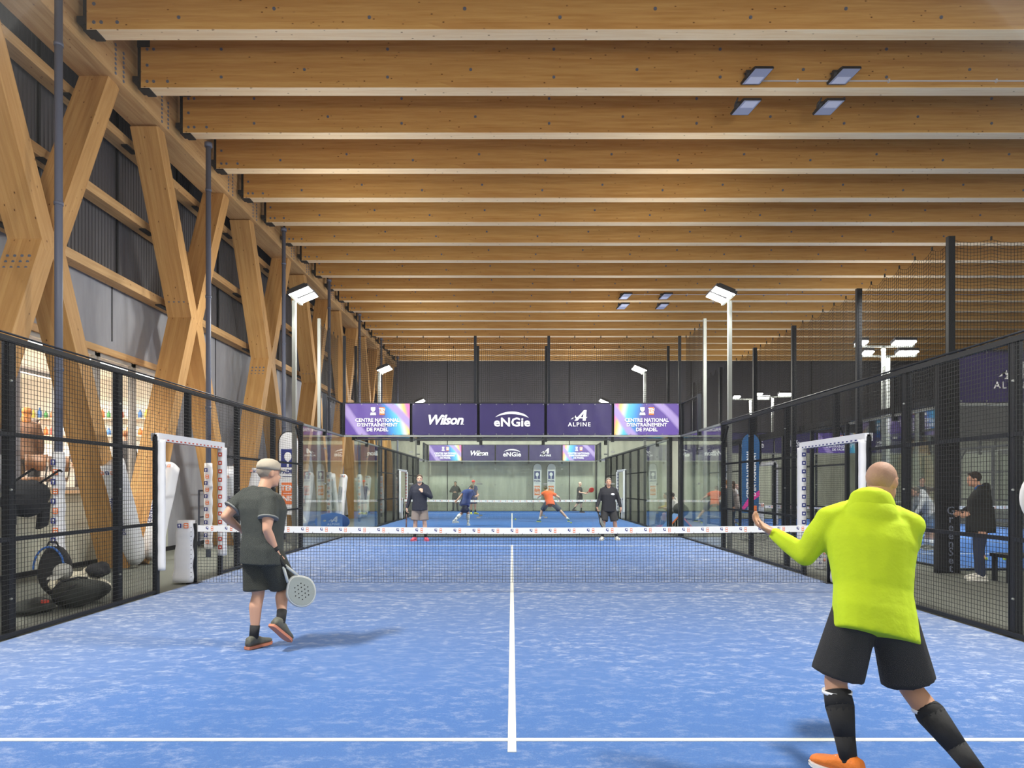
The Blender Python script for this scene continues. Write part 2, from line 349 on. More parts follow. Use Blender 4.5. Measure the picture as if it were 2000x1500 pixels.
# roof beams
b = MB(); D = .27; HB = 1.12
b.v = []; b.box(XE, XR, -D / 2, D / 2, .0, HB, 'wood_x')
beam_me = None
bolt_spots = [(x, z) for i, x in enumerate([XE + 1.5 + 1.55 * k for k in range(13)]) for z in ([.34] if i % 2 else [.72, .2])]
bolt_spots += [(XE + .12, .12), (XE + .24, .12), (XE + .12, .42), (XE + .12, .72), (XE + .24, .72), (XE + .5, .12)]
for k in range(3, 26):
    y = k * S - D / 2
    if beam_me is None:
        bb = MB(); bb.box(XE, XR, -D / 2, D / 2, .012, HB, 'wood_x'); bb.box(XE, XR, -D / 2, D / 2, 0, .012, 'wood_under_lit')
        # notch where the beam end meets its hanger
        o = bb.build('roof_beam', loc=(0, 0, 0)); beam0 = o; beam_me = o.data; o.location = (0, y, ZB)
        h = MB(); h.box(XE - .13, XE + .0, -.19, .19, .09, .19, 'bracket'); h.box(XE - .07, XE - .0, -.12, .12, .0, .86, 'bracket'); h.box(XE - .0, XE + .16, -.138, .138, -.022, -.0, 'bracket'); h.box(XE - .07, XE + .17, -.142, .142, .76, 1.0, 'bracket')
        hanger = h.build('beam_hanger', o, local=True)
        bo = MB(); bo.tube((0, -D / 2 - .012, 0), (0, -D / 2 + .005, 0), .028, 'steel_bolt', 10)
        bolt0 = None
        for (x, z) in bolt_spots:
            if bolt0 is None: bolt0 = bo.build('bolt', o, local=True); c = bolt0
            else: c = bolt0.copy(); COL.objects.link(c); c.parent = o
            c.location = (x, 0, z)
    else:
        o = copy_tree(beam0); o.location = (0, y, ZB)
    idx = k - 3
    vis = k - 7
    lab = ('wide amber timber roof beam, %s whose pale underside shows below the top of the picture' % ORD[vis]) if vis >= 0 else 'amber timber roof beam overhead, %s from the open end of the hall' % ORD[idx]
    tag(o, lab, 'roof beam', 'timber roof beams')
# ribbon of edge beam over the crossing struts
b = MB(); b.box(-7.73, -7.10, YN, YW, 8.85, 10.1, 'wood_y')
for k in range(-1, 7):
    y0 = 11.2 + 5.09 * k
    for s in (-1.7, 1.7):
        for i in range(7):
            for q in (-.13, .13): b.tube((-7.09, y0 + s + q + .0, 8.93 + i * .085), (-7.11, y0 + s + q, 8.93 + i * .085), .028, 'steel_bolt', 8)
tag(b.build('edge_beam', loc=(-7.27, 20, 8.75)), 'long pale timber edge beam running down the left side under the roof beam ends', 'timber beam')

def strut(name, p, q, wx, th, parent, m='wood_z', pad=False):
    p, q = V(p), V(q); d = q - p; L = d.length; z = d.normalized(); x = V((1, 0, 0)); y = z.cross(x)
    mb = MB(); mb.box(-wx / 2, wx / 2, -th / 2, th / 2, 0, L, m)
    o = mb.build(name, loc=(0, 0, 0)); o.parent = parent
    mt = Matrix((x, y, z)).transposed().to_4x4(); mt.translation = p - ORG[parent.name]; o.matrix_local = mt
    return o
XS = -7.46; ZN = 5.24
def print_logo(mb, o, ux, uz, un, s, i):
    """shield (blue) or lettered square (orange) of half size s, laid on a surface with axes ux, uz and normal un"""
    o = V(o); ux, uz, un = V(ux), V(uz), V(un)
    c = 'navy_print' if i % 2 == 0 else 'orange_print'
    mb.rbox(o, ux * s * .9, uz * s, un * .0015, c)
    if i % 2 == 0: mb.rbox(o + uz * s * .15 + un * .0015, ux * s * .38, uz * s * .42, un * .001, 'white_print'); mb.rbox(o - uz * s * .6 + un * .0015, ux * s * .14, uz * s * .22, un * .001, 'white_print')
    else:
        for dz in (.42, -.42): mb.rbox(o + uz * s * dz + un * .0015, ux * s * .6, uz * s * .2, un * .001, 'white_print')
for k in range(-1, 7):
    y0 = 11.2 + 5.09 * k
    lab = 'crossed timber strut frame on the left wall, %s one back from the open end' % ORD[k + 1]
    t = thing('timber_cross_frame', (XS, y0, 0), lab, 'timber frame', 'crossed timber struts along the left wall')
    for s in (-1, 1):
        strut('strut', (XS, y0 + s * .06, ZN + .0), (XS, y0 + s * 1.72, 8.88), .53 - .004 * (s + 1), .34, t)
        strut('strut', (XS, y0 + s * 2.30, .05), (XS, y0 + s * .03, ZN + .25), .526 - .004 * (s + 1), .34, t)
    pl = MB(); pl.box(XS - .24, XS + .20, y0 - .225, y0 - .15, ZN + .04, ZN + .075, 'bracket'); pl.build('joint_plate', t)
    for j in range(4):
        for i in range(3):
            bm = MB(); c = V((XS - .17 + j * .11, y0 - .22 - (.32 + i * .09) * .43, ZN - .22 - i * .1)) if (k % 2) == 0 else V((XS - .17 + j * .11, y0 - .2 - .19 * i * .45, ZN + .2 + i * .1))
            bm.tube(c + V((0, -.06, 0)), c + V((0, .03, 0)), .024, 'steel_bolt', 8); bm.build('bolt', t)
# white padded covers at the strut feet, logos and club name printed on
def foot_pad(y0, s, lab, full):
    xp = XS + .36; a = V((xp, y0 + s * 2.30, .12)); e = V((xp, y0 + s * 1.47, 1.95)); z = (e - a).normalized(); x = V((1, 0, 0)); y = z.cross(x)
    mb = MB(); rings = []
    for i in range(13):
        t = i / 12; c = a.lerp(e, t); bul = (1 + .02 * math.sin(t * 13 + s)) * (.72 + .28 * min(1, t * 6)); ring = []
        for j in range(20):
            u = 2 * math.pi * j / 20; cx, cy = math.cos(u), math.sin(u); q = (abs(cx) ** 4 + abs(cy) ** 4) ** -.25
            ring.append(c + x * (.150 * q * cx * bul) + y * (.21 * q * cy * bul))
        rings.append(ring)
    mb.loft(rings, 'white_vinyl')
    for i, dx in enumerate((-.09, 0, .09)):
        print_logo(mb, e - z * .10 + x * dx - y * s * 0 + (-y if y.y > 0 else y) * .228, x, z, (-y if y.y > 0 else y), .032, i + 1)
    nrm = -y if y.y > 0 else y
    fn = lambda px, pt, pz: a.lerp(e, .52) + z * px + x * (-pz if True else pz) + nrm * (.243 + pt)
    letters(mb, "CENTRE NATIONAL\nD'ENTRAINEMENT", .085, 'navy_print', fn, .002)
    o = mb.build('strut_pad'); tag(o, lab, 'padding', 'white pads on the strut feet')
for k in range(-1, 6):
    y0 = 11.2 + 5.09 * k
    if k > -1: foot_pad(y0, -1, 'white padded sleeve on the near-leaning foot of the %s crossed timber frame' % ORD[k + 1], True)
    foot_pad(y0, 1, 'white padded sleeve on the far-leaning foot of the %s crossed timber frame' % ORD[k + 1], True)
# rain pipes with lower padding
for k in range(-1, 7):
    y = 10.32 + 5.09 * k; x = -6.56
    t = thing('drain_pipe', (x, y, 0), 'tall blue-grey drain pipe, %s along the left side from the open end, logo-printed sleeve below' % ORD[k + 1], 'pipe', 'drain pipes along the left side')
    b = MB(); b.tube((x, y, 0), (x, y, 8.93), .055, 'pipe', 14); b.tube((x, y, 8.86), (x, y, 8.95), .08, 'pipe', 14)
    for z in (3.2, 5.6, 7.9): b.tube((x, y, z), (x, y, z + .05), .064, 'pipe', 14)
    b.build('pipe', t)
    b = MB(); rings = []
    for i in range(22):
        z = .18 + 1.85 * i / 21; r = .084 + .007 * math.sin(i * 1.7 + k); rings.append([(x + r * math.cos(u), y + r * math.sin(u), z) for u in [2 * math.pi * j / 14 for j in range(14)]])
    b.loft(rings, 'white_vinyl')
    for i in range(12): print_logo(b, (x - .01 + .03 * (i % 2), y - .108, 1.88 - i * .14), (1, 0, 0), (0, 0, 1), (0, -1, 0), .04, i)
    b.build('pipe_sleeve', t, label='white sleeve printed with small blue and orange logos')
# handrail beside the left wall
b = MB(); x = -7.9
b.path([(x, 18.0, 1.42), (x, 20.4, 1.42), (x, 20.4, .02)], .025, 'pipe'); b.path([(x, 18.0, 1.42), (x, 18.0, .02)], .025, 'pipe'); b.path([(x, 18, .75), (x, 20.4, .75)], .018, 'pipe')
tag(b.build('handrail'), 'thin grey handrail against the left concrete wall', 'handrail')

# flood lamps fixed to the roof beams (unlit)
def ceiling_flood(x, y, z, tilt, side, lab):
    t = thing('ceiling_floodlight', (x, y, z), lab, 'floodlight', 'floodlights on the roof beams')
    ux = V((1, 0, 0)) ; tl = R(tilt); uy = V((-.62, math.cos(tl), math.sin(tl))).normalized() * 1.0; un = ux.cross(uy).normalized()
    c = V((x, y, z))
    b = MB(); b.rbox(c + un * .035, ux * .17, uy * .175, un * .035, 'lamp_body')
    for i in range(9): b.rbox(c + un * .085 + ux * (-.15 + i * .0375), ux * .006, uy * .13, un * .02, 'lamp_body')
    b.build('housing', t)
    b = MB(); b.rbox(c - un * .004, ux * .158, uy * .163, un * .004, 'lamp_off'); b.rbox(c - un * .01 + uy * .075 * side, ux * .125, uy * .07, un * .004, 'lamp_lens'); b.build('lamp_face', t)
    b = MB(); w = c + un * .08; b.tube(w - ux * .2, w + ux * .0, .07, 'lamp_body', 14); b.path([w - ux * .2, V((x - .2, y - side * .0 + side * .12, z + .12))], .015, 'lamp_body'); b.build('bracket', t)
for gi, (k, nm) in enumerate(((8, 'near'), (17, 'far'))):
    yb = k * S - D / 2
    for j, x in enumerate((4.52, 6.12)):
        ceiling_flood(x, yb - .30, 9.08, -34, 1, 'unlit square floodlight on the camera side of the %s lamp beam, %s' % (nm, ('inner one', 'outer one')[j]))
        ceiling_flood(x, yb + .33, 8.84, -34, -1, 'unlit square floodlight behind the %s lamp beam, %s' % (nm, ('inner one', 'outer one')[j]))
for k, z in ((8, 9.08), (17, 9.2)):
    yb = k * S - D / 2 - D / 2 - .02; b = MB(); b.tube((4.6, yb, z), (20, yb, z), .014, 'conduit', 6)
    for x in (5.3, 7, 9, 11): b.box(x, x + .03, yb - .02, yb + .02, z - .03, z + .03, 'conduit')
    tag(b.build('cable_conduit'), 'thin pale cable conduit along the %s lamp beam' % ('near' if k == 8 else 'far'), 'cable')

# ------------------------------------------------------------------ padel courts
def wires(mb, axis, fixed, a0, a1, z0, z1, step=.05, r=.0023):
    P = (lambda a, z, d: (fixed + d, a, z)) if axis == 'y' else (lambda a, z, d: (a, fixed + d, z))
    n = int(round((a1 - a0) / step)); k = mb.mi('wire')
    for i in range(n + 1):
        a = a0 + (a1 - a0) * i / n
        mb.add([P(a - r, z0, -r), P(a + r, z0, -r), P(a, z0, r), P(a - r, z1, -r), P(a + r, z1, -r), P(a, z1, r)], [(0, 1, 4, 3), (1, 2, 5, 4), (2, 0, 3, 5)], 'wire')
    n = int(round((z1 - z0) / step))
    for i in range(n + 1):
        z = z0 + (z1 - z0) * i / n; d = 2 * r
        mb.add([P(a0, z - r, d - r), P(a0, z + r, d - r), P(a0, z, d + r), P(a1, z - r, d - r), P(a1, z + r, d - r), P(a1, z, d + r)], [(0, 1, 4, 3), (1, 2, 5, 4), (2, 0, 3, 5)], 'wire')
def netting(mb, P, a0, a1, z0, z1, hooks, step=.06, r=.0034, m='netting', sag=.09):
    """P(a, z) -> point; the top edge sags between hooks"""
    nh = hooks; L = (a1 - a0)
    top = lambda a: z1 - sag * abs(math.sin(math.pi * nh * (a - a0) / L))
    n = int(L / step)
    def strip(p, q):
        p, q = V(p), V(q); d = (q - p)
        if d.length < 1e-5: return
        d.normalize(); o = V((0, 0, 1)) if abs(d.z) < .8 else (V((1, 0, 0)) if abs((V(P(a1, z0)) - V(P(a0, z0))).x) > .1 else V((0, 1, 0)))
        w = d.cross(o).normalized() * r; o = o * r
        mb.add([p + o, p - o * .5 + w, p - o * .5 - w, q + o, q - o * .5 + w, q - o * .5 - w], [(0, 1, 4, 3), (1, 2, 5, 4), (2, 0, 3, 5)], m)
    for i in range(n + 1):
        a = a0 + L * i / n; strip(P(a, z0), P(a, top(a)))
    nz = int((z1 - z0) / step); ns = max(2, nh * 4)
    for j in range(nz + 1):
        f = j / nz
        pts = [(a0 + L * i / ns) for i in range(ns + 1)]
        for a, c in zip(pts[:-1], pts[1:]):
            strip(P(a, z0 + (top(a) - z0) * f), P(c, z0 + (top(c) - z0) * f))
    for i in range(nh + 1):
        a = a0 + L * i / nh; p = V(P(a, z1)); mb.rbox(p + V((0, 0, .02)), V((.012, 0, 0)), V((0, .012, 0)), V((0, 0, .035)), m)

def court_floor(cx, cy, m):
    b = MB(); z = .012
    b.box(cx - 5, cx + 5, cy - 10, cy + 10, 0.001, z, m)
    zl = z + .003; w = .025
    for s in (-1, 1): b.box(cx - 5, cx + 5, cy + s * 6.95 - w, cy + s * 6.95 + w, z - .002, zl, 'white_line')
    b.box(cx - w, cx + w, cy - 7.15, cy + 7.15, z - .003, zl + .0006, 'white_line')
    return struct(b.build('floor', loc=(cx, cy, 0)))

def fittings(t, P, spots):
    b = MB()
    for (a, z) in spots:
        f = MB(); c = V(P(a, z, 0)); u = (V(P(a + 1, z, 0)) - c); n = V(P(a, z, 1)) - c
        f.rbox(c, u * .055, V((0, 0, .02)), n * .016, 'galv')
        for s in (-1, 1): f.tube(c + u * .032 * s - n * .022, c + u * .032 * s + n * .022, .011, 'galv', 8)
        f.build('glass_fitting', t)

def end_wall(cx, y, lab, group='glass end walls of the courts', glass='glass', top_mesh=True, tall=False, tlab=None, posts_full=False, dirn=1):
    t = thing('glass_end_wall', (cx, y, 0), lab, 'glass wall', group)
    for i in range(5):
        g = MB(); x0 = cx - 5 + 2 * i
        g.box(x0 + .004, x0 + 1.996, y - .006, y + .006, .03, 3.0, glass); g.build('glass_pane', t)
        if top_mesh:
            g = MB(); wires(g, 'x', y, x0, x0 + 2, 3.05, 4.0); g.build('mesh_panel', t)
    b = MB(); b.box(cx - 5, cx + 5, y - .03, y + .03, 0.012, .04, 'steel_black'); b.build('bottom_rail', t)
    b = MB(); b.box(cx - 5.02, cx + 5.02, y - .03, y + .03, 3.0, 3.05, 'galv'); b.build('glass_top_rail', t)
    if top_mesh:
        b = MB(); b.box(cx - 5.02, cx + 5.02, y - .02, y + .02, 3.98, 4.02, 'steel_black'); b.build('mesh_top_rail', t)
        for i in range(1, 5):
            x = cx - 5 + 2 * i; b = MB(); b.box(x - .05, x + .05, y - .02 + dirn * .05, y + .02 + dirn * .05, 2.85 if not posts_full else .012, 4.0, 'steel_black'); b.build('post', t)
    for s in (-1, 1):
        b = MB(); b.box(cx + s * 5.06 - .05, cx + s * 5.06 + .05, y - .05, y + .05, 3.0 if (s < 0 and y > 20) else 0, 4.02 if top_mesh else 3.05, 'steel_black'); b.build('corner_post', t)
    fittings(t, lambda a, z, n: (a, y + n, z), [(cx - 3 + 2 * i, z) for i in range(4) for z in (.6, 1.6, 2.55)])
    if tall:
        t2 = thing('safety_net', (cx, y + dirn * .12, 0), tlab, 'safety net', 'tall safety nets behind the courts'); yy = y + dirn * .12
        xs = [-5.02, -1.1, 1.1, 5.02]
        for x in xs:
            b = MB(); b.box(cx + x - .04, cx + x + .04, yy - .04, yy + .04, 3.05 if x < 3 else 0, 6.03, 'steel_black'); b.build('net_post', t2)
        b = MB()
        for a0, a1, h in ((-5, -1.1, 5), (-1.1, 1.1, 3), (1.1, 5, 5)): netting(b, lambda a, z: (cx + a, yy, z), a0, a1, 3.95, 5.98, h)
        b.build('netting', t2)
    return t

def pad_strip(t, x, y, z0, z1, axis_dir, inward, col, name, lab, wide=.05):
    """wavy printed vinyl cover on a gate jamb"""
    b = MB(); rings = []; n = 34
    for i in range(n):
        z = z0 + (z1 - z0) * i / (n - 1); bul = wide * (1 + .22 * abs(math.sin(i * .62)))
        rings.append([(x + inward * a, y + c * bul, z) for a, c in ((-.045, -1), (.05, -1), (.07, -.6), (.07, .6), (.05, 1), (-.045, 1))])
    b.loft(rings, 'white_vinyl')
    nl = int((z1 - z0) / .145)
    for i in range(nl):
        z = z1 - .12 - i * .145
        if col: 
            b.rbox((x, y - wide * 1.24, z), V((.032, 0, 0)), V((0, .003, 0)), V((0, 0, .034)), col); b.rbox((x, y - wide * 1.24 - .003, z), V((.014, 0, 0)), V((0, .002, 0)), V((0, 0, .013)), 'white_print')
    return b.build(name, t, label=lab)

def side_wall(x, cy, inward, lab, gate=True, glass='glass', gate_col='red_print', group='side fences of the courts', steps=True):
    t = thing('court_side_fence', (x, cy, 0), lab, 'fence', group); y0 = cy - 10
    for a in (y0, y0 + 2, cy + 6, cy + 8):
        g = MB(); g.box(x - .006, x + .006, a + .004, a + 1.996, .03, 3.0, glass); g.build('glass_pane', t)
    for a in (y0 + .02, cy + 8):
        if steps:
            g = MB(); wires(g, 'y', x, a, a + 1.98, 3.05, 4.0); g.build('mesh_panel', t)
            f = MB(); f.box(x - .02, x + .02, a, a + 2, 3.97, 4.0, 'steel_black'); f.build('mesh_top_rail', t)
    for s in (-1, 1):
        a, c = (y0, y0 + 4) if s < 0 else (cy + 6, cy + 10)
        f = MB(); f.box(x - .03, x + .03, a, c, 3.0, 3.05, 'galv'); f.box(x - .03, x + .03, a, c, .012, .04, 'steel_black'); f.build('glass_frame', t)
        f = MB(); yy = cy + s * 8.0; f.box(x - .05, x + .05, yy - .04, yy + .04, 2.9, 4.02, 'steel_black'); f.build('post', t)
        fittings(t, lambda a, z, n: (x + n, a, z), [(cy + s * 8, z) for z in (.6, 1.6, 2.55)])
    bays = [(-6, -4, .05, 3), (-4, -2, .05, 3)] + ([(-2, -1.12, .05, 3), (-1.12, 1.1, 2.24, 3), (1.1, 2, .05, 3)] if gate else [(-2, 0, .05, 3), (0, 2, .05, 3)]) + [(2, 4, .05, 3), (4, 6, .05, 3)]
    for a0, a1, z0, z1 in bays:
        g = MB(); wires(g, 'y', x, cy + a0, cy + a1, z0, z1); g.build('mesh_panel', t)
        g = MB()
        if z0 < 1:
            for z in (1.0, 2.06): g.box(x - .018 - inward * .02, x + .018 - inward * .02, cy + a0, cy + a1, z - .022, z + .022, 'steel_black')
            g.box(x - .02, x + .02, cy + a0, cy + a1, .02, .065, 'steel_black')
        else: g.box(x - .025, x + .025, cy + a0 - .03, cy + a1 + .03, z0 - .03, z0 + .03, 'steel_black')
        g.build('rail', t)
    f = MB(); f.box(x - .03 - inward * .03, x + .03 - inward * .03, cy - 6, cy + 6, 2.99, 3.05, 'steel_black'); f.tube((x + inward * .0, cy - 6, 3.07), (x + inward * .0, cy + 6, 3.07), .012, 'steel_black', 6); f.build('top_rail', t)
    posts = [-6, -4, -2, 0, 2, 4, 6]
    for p in posts:
        z0 = 2.24 if (gate and p == 0) else 0
        w = .05
        f = MB(); f.box(x - .04 - inward * .06, x + .04 - inward * .06, cy + p - w, cy + p + w, z0, 3.02, 'steel_black')
        if z0 == 0:
            for z in (.4, 1.5, 2.6): f.tube((x, cy + p - w - .008, z), (x, cy + p - w + .01, z), .012, 'galv', 8)
        if abs(p) == 6: f.rbox((x - inward * .06, cy + p - math.copysign(.18, p), 2.75), V((.02, 0, 0)), V((0, .19 * math.copysign(1, -p), .21)) , V((0, .02, .015)), 'steel_black')
        f.build('post', t)
    if gate:
        for p in (-1.12, 1.1):
            f = MB(); f.box(x - .035, x + .035, cy + p - .035, cy + p + .035, 0, 2.24, 'steel_black'); f.build('gate_jamb', t)
        pad_strip(t, x + inward * .03, cy + 1.1, .34, 2.2, 1, inward, gate_col, 'gate_pad', 'white wavy vinyl cover with a column of small square logos', .06)
        pad_strip(t, x + inward * .045, cy - 1.10, .34, 2.2, 1, inward, None, 'gate_pad', 'plain narrow white vinyl cover', .035)
        b = MB(); b.box(x - .06, x + .06, cy - 1.15, cy + 1.15, 2.18, 2.29, 'white_vinyl')
        for i in range(16): b.box(x - .03, x + .03, cy - 1.05 + i * .135, cy - 1.05 + i * .135 + .055, 2.176, 2.181, gate_col)
        for i in range(16): b.box(x + inward * .0605 - .001, x + inward * .0605 + .001, cy - 1.05 + i * .135, cy - 1.05 + i * .135 + .06, 2.19, 2.21, gate_col)
        b.build('gate_pad', t, label='white cover over the gate lintel with small stripes')
    return t

def padel_net(cx, cy, lab, post_pads=True, cell=.048, r=.0030):
    t = thing('padel_net', (cx, cy, 0), lab, 'net', 'padel nets'); H = lambda x: .88 + .04 * (abs(x - cx) / 5) ** 1.5
    b = MB(); n = int(9.9 / cell); zs = int(.83 / cell)
    for i in range(n + 1):
        x = cx - 4.95 + 9.9 * i / n; w = .006 * math.sin(i * 1.3)
        b.tube((x + w, cy, .02), (x - w, cy, H(x) - .05), r, 'net', 4, cap=False)
    for j in range(zs + 1):
        pts = []
        for i in range(0, n + 1):
            x = cx - 4.95 + 9.9 * i / n; pts.append((x, cy, .02 + (H(x) - .08) * j / zs + .0035 * (i % 2)))
        b.path(pts, r, 'net', 3)
    b.build('net_mesh', t)
    b = MB(); n = 60; d = .011
    for i in range(n):
        xa, xb = cx - 4.95 + 9.9 * i / n, cx - 4.95 + 9.9 * (i + 1) / n; za, zb = H(xa), H(xb)
        b.add([(xa, cy - d, za - .1), (xb, cy - d, zb - .1), (xb, cy - d, zb), (xa, cy - d, za), (xa, cy + d, za - .1), (xb, cy + d, zb - .1), (xb, cy + d, zb), (xa, cy + d, za)],
              [(0, 1, 2, 3), (7, 6, 5, 4), (3, 2, 6, 7), (4, 5, 1, 0)], 'tape')
    for i in range(33):
        x = cx - 4.80 + i * .30; z = H(x) - .045
        for s in (-1, 1):
            yy = cy + s * (d + .001)
            b.rbox((x, yy, z + .004), V((.019, 0, 0)), V((0, .0012, 0)), V((0, 0, .022)), 'navy_print'); b.rbox((x + .004 , yy + s * .001, z + .010), V((.010, 0, 0)), V((0, .0012, 0)), V((0, 0, .010)), 'white_print'); b.rbox((x - .012, yy + s * .001, z - .016), V((.010, 0, 0)), V((0, .0012, 0)), V((0, 0, .007)), 'white_print')
            b.rbox((x + .078, yy, z - .004), V((.018, 0, 0)), V((0, .0012, 0)), V((0, 0, .033)), 'orange_print')
            for dz in (-.019, .012): b.rbox((x + .078, yy + s * .001, z + dz), V((.013, 0, 0)), V((0, .0012, 0)), V((0, 0, .009)), 'white_print')
        b.box(x + .16, x + .166, cy - d - .003, cy + d + .003, H(x) - .115, H(x) - .085, 'steel_black')
    b.build('net_tape', t, label='white top band printed with small blue and orange logos')
    for s in (-1, 1):
        b = MB(); x = cx + s * 5.0; b.tube((x, cy, 0), (x, cy, .95), .035, 'steel_black', 12); b.box(x - .09, x + .09, cy - .1, cy + .1, 0, .02, 'steel_black'); b.build('net_post', t)
        if post_pads:
            b = MB(); xo = cx + s * 5.12; rings = []
            for i in range(13):
                z = .03 + .97 * i / 12; w = .155 - .035 * i / 12 + .01 * math.sin(i * 1.5); dp = .11 + .008 * math.sin(i * 2.1); sh = s * .04 * (1 - i / 12)
                rings.append([(xo + sh + w * math.copysign(abs(math.cos(u)) ** .5, math.cos(u)), cy - .02 + dp * math.copysign(abs(math.sin(u)) ** .5, math.sin(u)), z) for u in [2 * math.pi * j / 20 for j in range(20)]])
            b.loft(rings, 'white_vinyl')
            print_logo(b, (xo - .055, cy - .145, .92), (1, 0, 0), (0, 0, 1), (0, -1, 0), .033, 0); print_logo(b, (xo + .05, cy - .145, .92), (1, 0, 0), (0, 0, 1), (0, -1, 0), .04, 1)
            for i in range(12): b.box(xo - s * .125 - .006, xo - s * .125 + .006, cy - .145, cy - .125, .12 + i * .07, .127 + i * .07, 'steel_black')
            o = b.build('post_pad', t, label='white padded cover with two small logos at the top')
    return t

# --- banners
def nt_tag_gradient(name):
    """purple banner print with a blue, yellow and pink sweep at one end; local x runs -1..1 along the banner"""
    m, n, b = nt(name)
    tc = node(n, 'ShaderNodeTexCoord'); sx = node(n, 'ShaderNodeSeparateXYZ'); n.links.new(tc.outputs['Object'], sx.inputs[0])
    no = node(n, 'ShaderNodeTexNoise'); no.inputs['Scale'].default_value = 1.5; n.links.new(tc.outputs['Object'], no.inputs['Vector'])
    ma = node(n, 'ShaderNodeMath', operation='MULTIPLY_ADD'); n.links.new(sx.outputs[2], ma.inputs[0]); ma.inputs[1].default_value = .22; n.links.new(sx.outputs[0], ma.inputs[2])
    mr = node(n, 'ShaderNodeMapRange'); mr.inputs[1].default_value = -.95; mr.inputs[2].default_value = .95; n.links.new(ma.outputs[0], mr.inputs[0])
    r = node(n, 'ShaderNodeValToRGB'); e = r.color_ramp.elements
    e[0].position = 0; e[0].color = (.10, .05, .30, 1); e[1].position = 1; e[1].color = (.85, .16, .42, 1)
    for p, c in ((.58, (.085, .045, .26)), (.68, (.03, .22, .55)), (.82, (.10, .48, .62)), (.89, (.62, .62, .58)), (.95, (.86, .52, .12))):
        x = r.color_ramp.elements.new(p); x.color = (*c, 1)
    n.links.new(mr.outputs[0], r.inputs[0])
    wv = node(n, 'ShaderNodeTexWave', wave_type='BANDS', bands_direction='DIAGONAL'); wv.inputs['Scale'].default_value = .42; wv.inputs['Distortion'].default_value = 2.2; wv.inputs['Detail'].default_value = 1
    n.links.new(tc.outputs['Object'], wv.inputs['Vector']); wr = ramp(n, .86, .97); n.links.new(wv.outputs['Fac'], wr.inputs[0])
    c = mixc(n, wr.outputs[0], r.outputs[0], (.34, .26, .55)); n.links.new(c, b.inputs['Base Color']); b.inputs['Roughness'].default_value = .5
    bp = node(n, 'ShaderNodeBump'); bp.inputs['Strength'].default_value = .4; bp.inputs['Distance'].default_value = .03; n.links.new(no.outputs['Fac'], bp.inputs['Height']); n.links.new(bp.outputs[0], b.inputs['Normal'])
    return m
M['padel_print'] = nt_tag_gradient('colour_sweep_banner')
def alpine_mark(mb, cx, y, cz, s, m, flip=1, word=True, yaw=None):
    fn = (lambda x, t, z: (cx + flip * x * s, y + t * flip, cz + z * s)) if yaw is None else yaw
    P = [[(-.95, -.28), (-.38, .18), (-.36, -.02), (.9, -.02), (.72, -.16), (-.45, -.16), (-.52, -.02), (-.62, .0), (-.7, -.22)],
         [(-.55, -.42), (.52, .75), (.78, .75), (-.2, -.42)], [(.36, -.42), (.52, .75), (.80, .75), (.70, -.42)]]
    for k, p in enumerate(P): mb.prism(p, .003 + .001 * k, m, fn)
    if word: letters(mb, 'ALPINE', .62 if yaw is None else .62, m, lambda x, t, z: fn(x, -t / max(s, .001) * 0 - t, z - .85), .012, spacing=1.25, sx=1.05)
